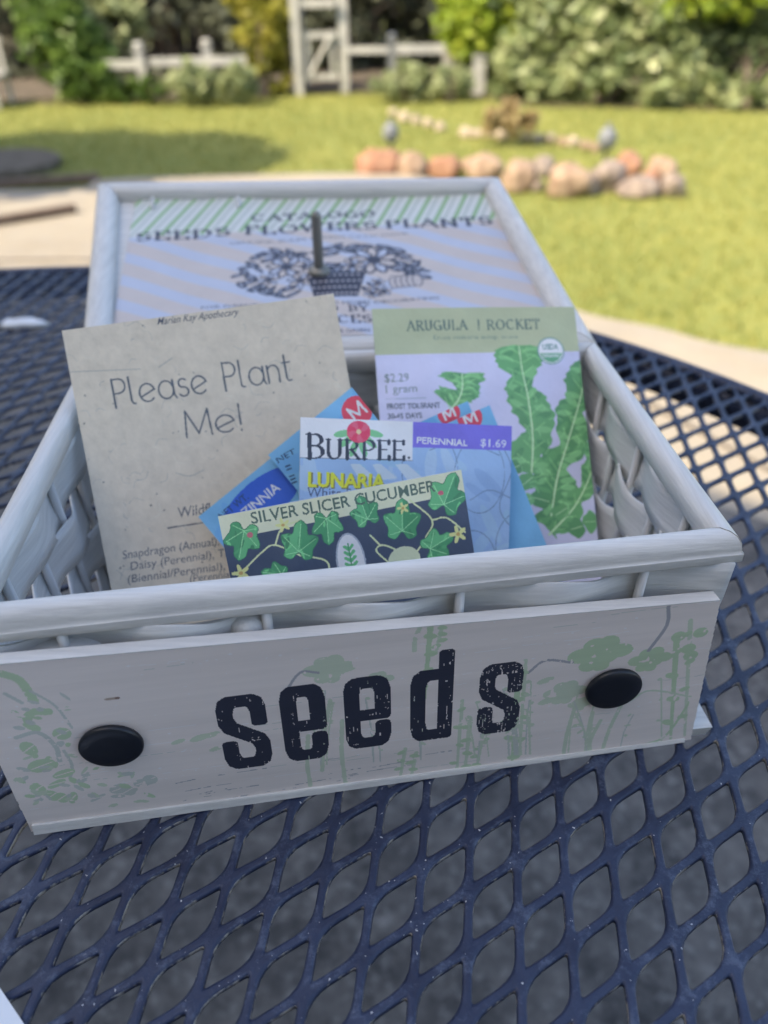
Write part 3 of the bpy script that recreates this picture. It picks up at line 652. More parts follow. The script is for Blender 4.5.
# blossom packet with two banners
def d_burp(c, L, W, H):
    VIO = pc(92, 86, 180); c.rect(0, 0, W, H, pc(118, 144, 190))
    rg = random.Random(3)
    for i in range(70): c.ell(rg.uniform(0, W), rg.uniform(0, H - 12), rg.uniform(3, 11), rg.uniform(1, 3), rg.choice([pc(110, 136, 184), pc(124, 150, 196), pc(118, 148, 188), pc(130, 152, 196)]), rg.uniform(0, 3))
    ln = pc(92, 112, 152)
    for cx, cy, rx, ry in ((480, 475, 30, 38), (430, 470, 32, 36), (520, 545, 30, 34), (420, 540, 36, 40), (470, 560, 30, 30)):
        a = L(cx, cy); k = .42; t = np.linspace(.2, 6.4, 30); pts = [(a[0] + rx * k * math.cos(q), a[1] + ry * k * 1.1 * math.sin(q)) for q in t]
        c.line(pts, .45, ln)
    for pts in (((470, 500), (490, 490), (515, 500)), ((500, 440), (512, 470), (500, 510), (530, 545)), ((430, 450), (460, 440), (500, 455))): c.curve([L(*p) for p in pts], .5, ln)
    a = L(301, 463); b_ = L(413, 446)
    yb_ = L(412, 460)[1]; xb = L(413, 440)[0]
    yb2 = L(500, 450)[1]; c.rect(xb, yb2, W, H, VIO); c.rect(0, yb_, xb, H, pc(168, 172, 204, .9))
    c.seg((0, yb_ - .3), (xb, yb_ - .3), .5, pc(84, 94, 124))
    for x0, w_ in ((350, 10), (372, 9), (395, 12)): c.poly([L(x0, 464), L(x0 + w_, 464), L(x0 + w_ + 16, 478), L(x0 + w_, 480)], pc(150, 164, 194))
    x, y = L(359, 434); g = pc(96, 150, 120)
    for dx, dy, r_ in ((-7, 0, .2), (-5, -3, .7), (7, .5, -.2), (5, -3, -.7), (2, -6, -1.2), (-2, -6, 1.2)): c.ell(x + dx, y + dy, 4.2, 1.5, g, r_)
    c.glyphs('B', L(308, 458), L(323, 458), 10.3, pc(44, 50, 70), 1.9, .6, .3); c.glyphs('URPEE', L(327, 458.5), L(404, 459.5), 8.2, pc(44, 50, 70), 1.5, .55, .26, .2)
    q = L(409, 459); c.ell(q[0], q[1] + .6, .6, .6, pc(44, 50, 70))
    c.ell(x, y + 1, 5.4, 4.8, pc(184, 62, 92)); 
    for i in range(9): a_ = i * .7; c.ell(x + 3.2 * math.cos(a_), y + 1 + 2.8 * math.sin(a_), 1.9, 1.3, pc(196, 74, 104) if i % 2 else pc(170, 52, 84), a_)
    c.ell(x, y + 1, 1.1, 1.1, pc(200, 150, 130))
    c.text('PERENNIAL', L(417, 443), L(468, 446), 2.9, pc(172, 176, 226, .9), .02); c.text('$1.69', L(481, 446), L(507, 447.5), 3.6, pc(160, 165, 222, .9), .005)
    c.text('LUNARIA', L(309, 487), L(386, 489), 6.2, pc(96, 96, 70), .045); c.text('LUNARIA', L(308, 486), L(385, 488), 6.2, pc(196, 196, 60, .9), .035)
    c.text('White Satin', L(307, 497), L(370, 499), 4.6, pc(60, 72, 110), 0); c.text('Honesty', L(306, 510), L(350, 512), 4.0, pc(60, 72, 110), 0)
# pale botanical packet with green head
def d_arug(c, L, W, H):
    c.rect(0, L(400, 354)[1], W, H, pc(132, 141, 128)); y0 = L(400, 354)[1]
    tc = pc(70, 88, 92)
    c.glyphs('ARUGULA', L(408, 330), L(467, 329), 5.0, tc, 1.0, .45, .2); c.glyphs('|', L(477, 329), L(481, 329), 5.0, tc, .8, .8); c.glyphs('ROCKET', L(488, 329), L(540, 328), 5.0, tc, 1.0, .45, .2)
    c.text('Eruca vesicaria subsp. sativa', L(434, 339), L(518, 338), 2.1, pc(90, 110, 112))
    c.text('$2.29', L(385, 382), L(409, 381), 4.4, tc); c.text('1 gram', L(386, 393), L(417, 392), 4.4, tc)
    c.seg(L(386, 399), L(426, 398), .4, pc(120, 130, 160)); c.text('FROST TOLERANT', L(387, 409), L(440, 408), 2.8, pc(60, 70, 90), .03); c.text('30-45 DAYS', L(388, 419), L(422, 418), 2.8, pc(60, 70, 90), .03)
    g = pc(78, 126, 92); g2 = pc(68, 113, 84); g3 = pc(94, 142, 106); vn = pc(140, 180, 146)
    def blob(pts, col): P = [L(*p) for p in pts]; c.poly(spl(P + [P[0]], 6), col)
    def rocket(spine, wid, lobes, col, seed, tip=1.0):
        S = [np.array(L(*p)) for p in spine]; S = spl(S, 12); n = len(S); rg = random.Random(seed); le = []; ri = []
        for i, p in enumerate(S):
            t = i / (n - 1); d = S[min(i + 1, n - 1)] - S[max(i - 1, 0)]; d = d / (np.linalg.norm(d) + 1e-9); nr = np.array([-d[1], d[0]])
            head = math.sin(min(1, t / .34) * math.pi) ** .5 if t < .30 else 0
            def wd(ph): return wid * max(tip * head, (.22 + .78 * abs(math.sin(math.pi * (lobes * t + ph))) ** .8) * (.55 + .5 * t) * (1 if t > .22 else .4))
            le.append(p + nr * wd(.1) * (1 + .12 * rg.uniform(-1, 1)) - d * wd(.1) * .25); ri.append(p - nr * wd(.45) * (1 + .12 * rg.uniform(-1, 1)) - d * wd(.45) * .25)
        c.poly(spl(le + ri[::-1] + [le[0]], 2), col)
        ms = np.isin(c.a, [c.c(col)])
        for i in range(0, n, 2):
            for q, sgn in ((le, 1), (ri, -1)):
                e = q[i]; c.ell(*(S[i] * .45 + e * .55), wid * .30, wid * .12, rg.choice([g2, g3, g]), rg.uniform(-1, 1), mask=ms)
        for i in range(2, n, 5):
            c.line([S[min(n - 1, i + 2)], S[i] * .4 + le[i] * .6], .35, pc(112, 160, 118)); c.line([S[min(n - 1, i + 2)], S[i] * .4 + ri[i] * .6], .35, pc(112, 160, 118))
        c.line(S, .6, vn, 1.1)
    rocket([(462, 374), (462, 388), (458, 400), (448, 412)], 12, 1.2, g, 4, 1.0)
    rocket([(588, 362), (580, 400), (568, 440), (556, 480), (548, 530)], 14, 2.8, g2, 5, .75)
    rocket([(519, 346), (522, 370), (528, 400), (532, 440), (530, 480)], 14.5, 2.2, g, 6, .95)
    rocket([(600, 440), (592, 470), (575, 505), (548, 535)], 8, 3, g, 7, .9)
    for x, y, a_, b2, r_, cl in ((512, 468, 5, 4, .2, g2), (526, 482, 5.5, 4.5, .6, g), (540, 500, 6, 4.5, -.3, g2), (524, 500, 4.5, 3.5, .1, g3), (560, 512, 5, 3.6, .5, g), (576, 528, 4.6, 5, .2, g2), (590, 522, 4, 5.5, 0, g)):
        q = L(x, y); c.poly(spl([(q[0] + a_ * (1 + .16 * math.sin(3 * t + x)) * math.cos(t + r_), q[1] + b2 * (1 + .14 * math.cos(4 * t + y)) * math.sin(t + r_)) for t in np.linspace(0, 2 * math.pi, 13)], 4), cl)
        c.seg((q[0] - a_ * .7 * math.cos(r_), q[1] - a_ * .7 * math.sin(r_)), (q[0] + a_ * .7 * math.cos(r_), q[1] + a_ * .7 * math.sin(r_)), .35, vn)
    msk = np.isin(c.a, [c.c(g), c.c(g2), c.c(g3)])
    for i in range(34):
        x = random.uniform(500, 594); y = random.uniform(360, 528); q = L(x, y); a_ = random.uniform(.3, 2.8); l = random.uniform(3, 8)
        c.curve([q, (q[0] + l * .5 * math.cos(a_), q[1] + l * .5 * math.sin(a_)), (q[0] + l * math.cos(a_ + .4), q[1] + l * math.sin(a_ + .4))], .35, pc(112, 160, 122), mask=msk)
    x, y = L(551, 350.5); c.ell(x, y, 7.4, 7.4, pc(84, 116, 124)); c.ell(x, y, 6.7, 6.7, pc(172, 184, 200, .9))
    msk = np.zeros_like(c.a, bool); msk[:int((y - 1) * c.r)] = True; c.ell(x, y, 6.2, 6.2, pc(78, 126, 108), mask=msk)
    c.text('USDA', (x - 4.3, y + .8), (x + 4.3, y + .8), 3.0, pc(78, 110, 118), .03); c.text('ORGANIC', (x - 5.0, y - 3.4), (x + 5.0, y - 3.4), 1.7, pc(180, 195, 205, .9), .02)
# handmade paper card
def d_ppm(c, L, W, H):
    rg = random.Random(5)
    fib = [pc(142, 142, 148), pc(162, 161, 164), pc(136, 136, 142), pc(158, 156, 160)]
    for i in range(230):
        x, y, a = rg.uniform(0, W), rg.uniform(0, H), rg.uniform(0, 6.28); l = rg.uniform(1, 5)
        c.curve([(x, y), (x + l * math.cos(a), y + l * math.sin(a)), (x + 1.7 * l * math.cos(a + .5), y + 1.7 * l * math.sin(a + .5))], rg.uniform(.2, .38), rg.choice(fib))
    for i in range(46): c.ell(rg.uniform(0, W), rg.uniform(0, H), rg.uniform(.3, .7), rg.uniform(.25, .55), rg.choice([pc(112, 110, 114), pc(124, 122, 126), pc(98, 96, 100)]), rg.uniform(0, 3))
    c.curve([L(66, 372), L(90, 371), L(140, 369)], .5, fib[2]); c.curve([L(159, 367), L(166, 362), L(172, 358)], .6, fib[2]); c.curve([L(176, 473), L(190, 476), L(204, 470)], .5, fib[2])
    ink = pc(66, 74, 92)
    c.text('Marian Kay Apothecary', L(157, 324.5), L(238, 314.5), 3.4, pc(58, 64, 84), .004, .45)
    c.glyphs('Please', L(116, 406.5), L(208, 392.5), 12.8, ink, .85, .75, 0, .17, THIN); c.glyphs('Plant', L(226, 389.5), L(293, 380), 12.8, ink, .85, .75, 0, .17, THIN)
    c.glyphs('Me!', L(187, 437.5), L(243, 430), 12.4, ink, .85, .75, 0, .17, THIN)
    def small(t, x0, y0, x1, y1, h): c.text(t, L(x0, y0), L(x1, y1), h, pc(70, 76, 94), .0, .12)
    small('Wildflower', 178, 518, 240, 509, 5.2); c.seg(L(168, 528), L(240, 517), .6, ink)
    small('Snapdragon (Annual), Sweet', 123, 559, 250, 540, 4.0); small('Daisy (Perennial), Thyme', 131, 570, 250, 553, 4.0); small('(Biennial/Perennial), Gaill', 128, 583, 250, 566, 4.0); small('(Perennial)', 190, 582, 235, 577, 3.6)
def blue_draw(txts, red=None, oval=None, seedn=1):
    def f(c, L, W, H):
        rg = random.Random(seedn)
        for i in range(12): c.ell(rg.uniform(0, W), rg.uniform(0, H), rg.uniform(4, 14), rg.uniform(2, 5), pc(86, 134, 220), rg.uniform(0, 3))
        if oval:
            q = L(*oval[0]); c.ell(*q, oval[1], oval[2], pc(44, 78, 176), oval[3]); c.text('ZINNIA', L(*oval[4]), L(*oval[5]), 4.6, pc(160, 186, 226), .01)
        if red:
            q = L(*red[0]); c.ell(*q, red[1], red[1], pc(176, 60, 84)); c.glyphs('M', (q[0] - red[1] * .55, q[1] - red[1] * .42), (q[0] + red[1] * .55, q[1] - red[1] * .42), red[1] * .9, pc(176, 190, 220), 1.1, .9)
        for t, a, b_, h in txts: c.text(t, L(*a), L(*b_), h, pc(40, 60, 104), .01)
    return f
BLU = pc(92, 140, 226)
packet('seed_packet', 'green and navy ivy patterned seed packet frontmost in the basket', 'seed packet', .014, .062, 7, (218, 517), (462, 470), 106, pc(164, 178, 162), d_cuc, P_packet)
packet('seed_packet', 'blue seed packet with white and violet banners, behind the navy packet', 'seed packet', .040, .097, 13, (301, 417), (513, 426), 118, pc(118, 144, 190), d_burp, P_packet)
packet('seed_packet', 'tall white seed packet with sage green head and big green arugula leaves', 'seed packet', .070, .157, 6, (372, 308), (575, 306), 146, pc(148, 152, 196), d_arug, P_packet)
packet('paper_card', 'large grey speckled paper card with thin Please Plant Me lettering', 'card', .074, .137, 6, (61, 330), (334, 293), 146, pc(158, 154, 156), d_ppm, P_card, th=.0014, bow=.0, res=4.2)
packet('seed_packet', 'light blue seed packet with dark blue oval, its corner pointing left over the grey card', 'seed packet', .056, .113, 0, (198, 517), (345, 398), 88, BLU, blue_draw([('NET WT.', (222, 520), (249, 498), 3.4)], None, ((262, 500), 22, 9.5, .0, (246, 518), (281, 489)), 1), P_packet)
packet('seed_packet', 'light blue seed packet peaking with a red disc between grey card and sage green packet', 'seed packet', .051, .108, 0, (268, 455), (352, 387), 108, BLU, blue_draw([('NET', (278, 463), (296, 453), 2.6), ('II III', (285, 466), (292, 484), 2.6)], ((357, 411), 7), None, 2), P_packet)
packet('seed_packet', 'light blue seed packet peeking above the violet banner, left one of two', 'seed packet', .064, .121, 0, (420, 422), (468, 401), 98, BLU, blue_draw([], ((449, 413), 5.5), None, 3), P_packet, w_fix=-.075)
packet('seed_packet', 'light blue seed packet peeking above the violet banner and down its right side', 'seed packet', .060, .117, 0, (441, 426), (490, 405), 98, BLU, blue_draw([('I II III I II', (536, 512), (549, 545), 3.2)], ((470, 418), 6), None, 4), P_packet, w_fix=-.082)

# ------------------------------------------------------------------ garden table with expanded metal top
TC = np.array([-.3284, .1280]); TR_ = .7396
M_tab, nt, b = newmat('navy_enamel')
f1 = noise_node(nt, 30, 6, .75); f2 = noise_node(nt, 110, 7, .8); f3 = noise_node(nt, 500, 2, .5)
c = mix(nt, ramp(nt, f1, [(.35, (0, 0, 0)), (.7, (1, 1, 1))]), (.006, .012, .040), (.026, .040, .088))
c = mix(nt, ramp(nt, f2, [(.52, (0, 0, 0)), (.64, (.6, .6, .6))]), c, (.095, .12, .18))
c = mix(nt, ramp(nt, f3, [(.71, (0, 0, 0)), (.735, (1, 1, 1))]), c, (.5, .5, .5))
nt.links.new(c, b.inputs['Base Color']); b.inputs['Roughness'].default_value = .42; bump(nt, b, f2, .8, .0008)
M_tedge, nt, b = newmat('worn_strand_edge'); f = noise_node(nt, 130, 5, .7)
nt.links.new(ramp(nt, f, [(.50, (.02, .03, .07)), (.62, (.34, .31, .27))]), b.inputs['Base Color']); b.inputs['Roughness'].default_value = .6
table = empty('garden_table', (TC[0], TC[1], 0), 'round navy metal garden table with expanded mesh top under the basket', 'table')
va_ = np.array([.0190994, .01134]); vb_ = np.array([-.0024189, -.0210852]); org = np.array([.01376, .189876])
# one cell: corners 0, a, a+b, b ; long diagonal joins b and a
C4 = [np.zeros(2), va_, va_ + vb_, vb_]
hw = .00155
def inset_cell(d):
    out = []
    for k in range(4):
        p = C4[k]; a = C4[k - 1] - p; b = C4[(k + 1) % 4] - p; a = a / np.linalg.norm(a); b = b / np.linalg.norm(b); out.append(p + (a + b) * d / abs(a[0] * b[1] - a[1] * b[0]))
    return out
ci = inset_cell(hw)
ns = 6                                                       # segments per side
inner = []; outer = []
rad = [.42, .12, .42, .12]                                  # obtuse corners 0 and 2 are well rounded
for k in range(4):
    A, B_ = ci[k], ci[(k + 1) % 4]; ra, rb = rad[k], rad[(k + 1) % 4]
    prev = ci[k - 1]; nxt = ci[(k + 2) % 4]
    def bez(p, q, r, t): return p * (1 - t) ** 2 + q * 2 * t * (1 - t) + r * t * t
    a_in = A + (prev - A) * ra; a_out = A + (B_ - A) * ra
    inner += [bez(a_in, A, a_out, .5), bez(a_in, A, a_out, .75), a_out]
    b_in = B_ + (A - B_) * rb; inner += [A + (B_ - A) * (ra + (1 - ra - rb) * .5), b_in, bez(b_in, B_, B_ + (nxt - B_) * rb, .25)]
    O1, O2 = C4[k], C4[(k + 1) % 4]
    outer += [O1 + (O2 - O1) * t for t in (0, .14, .30, .5, .72, .88)]
inner = np.array(inner); outer = np.array(outer); K = len(inner); cen = (va_ + vb_) / 2
# strands cross the top with a little relief: each runs from high to low
relief = .0005
rings = [(outer, .0), (outer + (inner - outer) * .60, .0001), (inner, -.0003), (inner + (cen - inner) * .02, -.0021), (outer, -.0024)]
Vc = np.vstack([np.c_[r_, np.full(K, z)] for r_, z in rings])
Fc = []; Mi = []
for q in range(4):
    for k in range(K):
        k2 = (k + 1) % K; Fc.append((q * K + k, q * K + k2, (q + 1) * K + k2, (q + 1) * K + k)); Mi.append(1 if q == 2 else 0)
Fc = np.array(Fc)[:, ::-1]; Mi = np.array(Mi)
inv = np.linalg.inv(np.array([va_, vb_])); cells = []
for i in range(-80, 80):
    for j in range(-80, 80):
        c0 = org + va_ * i + vb_ * j; d = np.linalg.norm(c0 + cen - TC)
        if d < TR_ - .006: cells.append(c0)
cells = np.array(cells); nC = len(cells)
V = np.tile(Vc, (nC, 1)); V[:, :2] += np.repeat(cells, len(Vc), 0); V[:, 2] += TZ
r_ = np.linalg.norm(V[:, :2] - TC, axis=1); k_ = np.minimum(1, (TR_ - .004) / r_); V[:, :2] = TC + (V[:, :2] - TC) * k_[:, None]
Fa = (np.tile(Fc, (nC, 1)) + np.repeat(np.arange(nC) * len(Vc), len(Fc))[:, None])
me = bpy.data.meshes.new('mesh_top'); V2 = V - np.array([TC[0], TC[1], 0])
me.vertices.add(len(V2)); me.vertices.foreach_set('co', V2.ravel()); me.loops.add(Fa.size); me.loops.foreach_set('vertex_index', Fa.ravel().astype(np.int32))
me.polygons.add(len(Fa)); me.polygons.foreach_set('loop_start', np.arange(0, Fa.size, 4, dtype=np.int32)); me.materials.append(M_tab); me.materials.append(M_tedge)
me.polygons.foreach_set('material_index', np.tile(Mi, nC).astype(np.int32)); me.polygons.foreach_set('use_smooth', np.ones(len(Fa), bool)); me.update(calc_edges=True); me.validate()
o = bpy.data.objects.new('mesh_top', me); COL.objects.link(o); o.parent = table
print('cells', nC)
m = MB(); n = 160; ring = [(TC[0] + TR_ * math.cos(2 * math.pi * i / n), TC[1] + TR_ * math.sin(2 * math.pi * i / n), TZ - .004) for i in range(n + 1)]
m.tube(ring, .0055, 10, False); m.build('rolled_edge', M_tab, table, True)
vs = []; 
for i in range(n):
    a = 2 * math.pi * i / n
    for r__, z in ((TR_ - .001, -.006), (TR_ - .001, -.032), (TR_ - .0035, -.032), (TR_ - .0035, -.006)): vs.append((TC[0] + r__ * math.cos(a), TC[1] + r__ * math.sin(a), TZ + z))
fs = [(i * 4 + k, ((i + 1) % n) * 4 + k, ((i + 1) % n) * 4 + (k + 1) % 4, i * 4 + (k + 1) % 4) for i in range(n) for k in range(4)]
mesh_obj('apron', vs, fs, M_tab, table, True)
for a in (66, 156, 246, 336):
    d = np.array([math.cos(R(a)), math.sin(R(a))]); P = lambda r__, z: (TC[0] + d[0] * r__, TC[1] + d[1] * r__, z)
    m = MB(); m.tube(spl([P(.722, TZ - .03), P(.66, .60), P(.60, .42), P(.60, .2), P(.66, .03), P(.68, .013)], 6), .012, 10); m.build('leg', M_tab, table, True)

# pale folded sheet at the lower left corner of the table
M_paper, nt, b = newmat('pale_sheet'); b.inputs['Base Color'].default_value = (.72, .74, .76, 1); b.inputs['Roughness'].default_value = .5; bump(nt, b, noise_node(nt, 60, 4), .2, .0005)
q0 = at(0, 988, TZ + .004)[:2]; q1 = at(24, 1024, TZ + .004)[:2]; e = (q1 - q0) / np.linalg.norm(q1 - q0); pnl = np.array([e[1], -e[0]]); 
if pnl[0] > 0: pnl = -pnl
m = MB(); P0 = q0 - e * .035; P1 = q0 + e * .11; P2 = P1 + pnl * .09; P3 = P0 + pnl * .09
m.hexa([(*p, TZ + .0006) for p in (P0, P1, P2, P3)], [(*p, TZ + .0016) for p in (P0, P1, P2, P3)]); m.hexa([(*p, TZ + .0022) for p in (P0, P1, P2, P3)], [(*p, TZ + .004 ) for p in (P0, P1, P2, P3)])
m.box((*( (P0+P3)/2), TZ + .0022), (.002, .09, .0033), math.atan2(pnl[1], pnl[0]) - math.pi / 2)
tag(m.build('folded_paper', M_paper), 'pale blue white folded paper at the lower left corner of the table', 'paper')
# small white blob on the far left of the table
m = MB(); c = at(22, 326, TZ); vs = []; fs = []
n = 22
for j in range(4):
    for i in range(n):
        a = 2 * math.pi * i / n; rr = (.017, .014, .009, .003)[j] * (1 + .35 * noise.noise((math.cos(a) * 1.5, math.sin(a) * 1.5, 4))); z = (.0006, .004, .0055, .006)[j] + .002 * noise.noise((i * .7, j, 2))
        vs.append((c[0] + rr * 1.25 * math.cos(a), c[1] + rr * .6 * math.sin(a), TZ + z + .0004))
fs = [(j * n + i, j * n + (i + 1) % n, (j + 1) * n + (i + 1) % n, (j + 1) * n + i) for j in range(3) for i in range(n)] + [tuple(range(n))[::-1], tuple(3 * n + i for i in range(n))]
m.add(vs, fs); tag(m.build('white_blob', M_paper, smooth=True), 'small white blob on the far left of the mesh table', 'paper')

# ------------------------------------------------------------------ ground
def gp(*pts): return [tuple(at(x, y, 0)[:2]) for x, y in pts]
edge = [(-30, 5.2), (-6, 5.0)] + gp((0, 190), (100, 179), (200, 176), (345, 173)) + gp((430, 178), (480, 205), (505, 240), (540, 288), (583, 312), (660, 328), (768, 352)) + [(2.2, 1.75), (4, 1.2), (30, -4)]
edge = [tuple(p) for p in spl([np.array(p) for p in edge], 6)]
M_con, nt, b = newmat('concrete')
f1 = noise_node(nt, 1.6, 6, .65); f2 = noise_node(nt, 45, 5, .7); f3 = noise_node(nt, 9, 5, .7)
c = mix(nt, ramp(nt, f1, [(.35, (0, 0, 0)), (.65, (1, 1, 1))]), (.25, .21, .155), (.34, .29, .215)); c = mix(nt, ramp(nt, f3, [(.45, (0, 0, 0)), (.7, (.6, .6, .6))]), c, (.27, .25, .22))
c = mix(nt, ramp(nt, f2, [(.4, (0, 0, 0)), (.7, (.35, .35, .35))]), c, (.40, .35, .28))
nt.links.new(c, b.inputs['Base Color']); b.inputs['Roughness'].default_value = .85; bump(nt, b, f2, .4, .003)
M_grass, nt, b = newmat('lawn_turf')
f1 = noise_node(nt, .9, 5, .6); f2 = noise_node(nt, 18, 6, .75); f3 = noise_node(nt, 120, 3, .7)
c = mix(nt, ramp(nt, f1, [(.35, (0, 0, 0)), (.65, (1, 1, 1))]), (.19, .205, .037), (.27, .26, .052)); c = mix(nt, ramp(nt, f2, [(.40, (0, 0, 0)), (.66, (.7, .7, .7))]), c, (.12, .16, .035))
c = mix(nt, ramp(nt, f3, [(.5, (0, 0, 0)), (.75, (.5, .5, .5))]), c, (.36, .34, .13))
nt.links.new(c, b.inputs['Base Color']); b.inputs['Roughness'].default_value = .9; bump(nt, b, f2, .6, .02)
g = mesh_obj('lawn', [(-60, -40, -.035), (60, -40, -.035), (60, 80, -.035), (-60, 80, -.035)], [(0, 1, 2, 3)], M_grass); tag(g, kind='structure')
poly = edge + [(30, -30), (-30, -30)]; nP = len(poly); vs = [(x, y, 0) for x, y in poly] + [(x, y, -.06) for x, y in poly]
g = mesh_obj('patio', vs, [tuple(range(nP))[::-1]] + [(i, (i + 1) % nP, nP + (i + 1) % nP, nP + i) for i in range(nP)], M_con)
bm = bmesh.new(); bm.from_mesh(g.data); bmesh.ops.recalc_face_normals(bm, faces=bm.faces); bm.to_mesh(g.data); tag(g, kind='structure')
M_shade_agg, nt, b = newmat('painted_shade_aggregate')  # aggregate mottling, with the shade under the table darkened into it
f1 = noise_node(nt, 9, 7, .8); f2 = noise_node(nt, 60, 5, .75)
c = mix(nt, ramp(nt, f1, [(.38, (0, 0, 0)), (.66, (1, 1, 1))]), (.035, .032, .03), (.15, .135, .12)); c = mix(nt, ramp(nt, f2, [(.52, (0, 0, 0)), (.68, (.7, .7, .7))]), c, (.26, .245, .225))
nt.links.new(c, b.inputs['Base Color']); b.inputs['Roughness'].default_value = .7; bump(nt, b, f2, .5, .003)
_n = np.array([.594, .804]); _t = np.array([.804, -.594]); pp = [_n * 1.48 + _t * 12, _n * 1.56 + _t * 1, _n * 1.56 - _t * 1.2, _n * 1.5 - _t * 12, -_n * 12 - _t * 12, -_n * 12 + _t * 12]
g = mesh_obj('painted_shade_paving', [(*p, .004) for p in pp], [tuple(range(6))[::-1]], M_shade_agg); tag(g, kind='structure')  # dark sheet edged on the shadow line: shade put into its colour
# joints in the patio: shallow dark sealed strips
M_joint = simple('joint_filler', (.10, .085, .07), (.17, .14, .11), 30, .9)
M_timber = simple('weathered_timber', (.10, .065, .045), (.20, .14, .10), 12, .8, .5, .004, (1, 6, 6))
a = at(-30, 188); b_ = at(98, 179)
m = MB(); dd = (b_ - a)[:2]; m.box(((a + b_) / 2 + [0, .02, .005]), (np.linalg.norm(dd), .06, .035), math.atan2(dd[1], dd[0])); tag(m.build('edging_timber', M_timber), 'dark brown timber edging where patio meets shaded lawn', 'edging')
a = at(-40, 229, .01); b_ = at(76, 210, .01); dd = (b_ - a)[:2]
m = MB(); m.box(((a + b_) / 2 + [0, 0, .012]), (np.linalg.norm(dd), .045, .03), math.atan2(dd[1], dd[0])); tag(m.build('wooden_batten', M_timber), 'dark wooden batten lying on the sunlit patio at far left', 'batten')
for (p, q) in (((-200, 262), (380, 258)), ((590, 372), (768, 470))):
    a = at(*p)[:2]; b_ = at(*q)[:2]; dd = b_ - a; m = MB(); c = (a + b_) / 2; m.box((c[0], c[1], .002), (np.linalg.norm(dd) * 1.3, .012, .006), math.atan2(dd[1], dd[0])); tag(m.build('patio_joint', M_joint), kind='structure')
# round grey stepping stone at the left
M_slab = simple('grey_slab', (.10, .085, .065), (.17, .145, .115), 14, .95, spec=.15)
c = at(8, 163); m = MB(); m.lathe((c[0] - .05, c[1], -.035), (0, 0, 1), [(.34, 0), (.34, .045), (.32, .055), (.01, .056)], 40); tag(m.build('stepping_stone', M_slab, smooth=False), 'round brown grey stone slab set in the shaded lawn at left', 'stone slab')
# grass blades
n = 90000; P = np.c_[RNG.uniform(-4, 4.2, n), RNG.uniform(1.2, 7.6, n)]
E_ = np.array(edge); ey = np.interp(P[:, 0], E_[:, 0], E_[:, 1]) if np.all(np.diff(E_[:, 0]) > 0) else None
if ey is None:
    o_ = np.argsort(E_[:, 0]); ey = np.interp(P[:, 0], E_[o_, 0], E_[o_, 1])
P = P[(P[:, 1] > ey + .03) & (np.abs(P[:, 0]) < .62 * P[:, 1] + .3)]; n = len(P)
h = RNG.uniform(.018, .045, n); a = RNG.uniform(0, 6.28, n); w = RNG.uniform(.002, .004, n); lx = RNG.normal(0, .014, (n, 2))
V = np.zeros((n, 3, 3)); V[:, 0, :2] = P + np.c_[np.cos(a), np.sin(a)] * w[:, None]; V[:, 1, :2] = P - np.c_[np.cos(a), np.sin(a)] * w[:, None]; V[:, 2, :2] = P + lx; V[:, :2, 2] = -.036; V[:, 2, 2] = -.036 + h
def leaf_mat(name, cols, rough=.6, trans=.25):
    m, nt, b = newmat(name); a = N(nt, 'ShaderNodeAttribute', attribute_name='tone'); c = ramp(nt, a.outputs['Fac'], [(i / max(1, len(cols) - 1), q) for i, q in enumerate(cols)])
    nt.links.new(c, b.inputs['Base Color']); b.inputs['Roughness'].default_value = rough
    tr = N(nt, 'ShaderNodeBsdfTranslucent'); nt.links.new(c, tr.inputs['Color']); mx = N(nt, 'ShaderNodeMixShader'); mx.inputs[0].default_value = trans
    nt.links.new(b.outputs[0], mx.inputs[1]); nt.links.new(tr.outputs[0], mx.inputs[2]); nt.links.new(mx.outputs[0], nt.nodes['Material Output'].inputs['Surface']); return m
def tone_mesh(name, V, mat, parent=None, tones=None):
    """V: n x k x 3 faces"""
    n, k, _ = V.shape; off = np.array(parent.location) if parent is not None else np.zeros(3)
    me = bpy.data.meshes.new(name); me.vertices.add(n * k); me.vertices.foreach_set('co', (V.reshape(-1, 3) - off).ravel()); me.loops.add(n * k); me.loops.foreach_set('vertex_index', np.arange(n * k, dtype=np.int32))
    me.polygons.add(n); me.polygons.foreach_set('loop_start', np.arange(0, n * k, k, dtype=np.int32)); me.materials.append(mat); me.update(calc_edges=True)
    at_ = me.attributes.new('tone', 'FLOAT', 'FACE'); at_.data.foreach_set('value', (RNG.random(n) if tones is None else tones).astype(np.float32))
    o = bpy.data.objects.new(name, me); COL.objects.link(o)
    if parent is not None: o.parent = parent
    return o
M_blade = leaf_mat('grass_blade', [(.13, .175, .027), (.22, .24, .043), (.30, .29, .06), (.42, .38, .12)], .7, .3)
tag(tone_mesh('grass', V, M_blade), 'sunlit short green grass blades of the lawn', 'grass', kind='stuff')

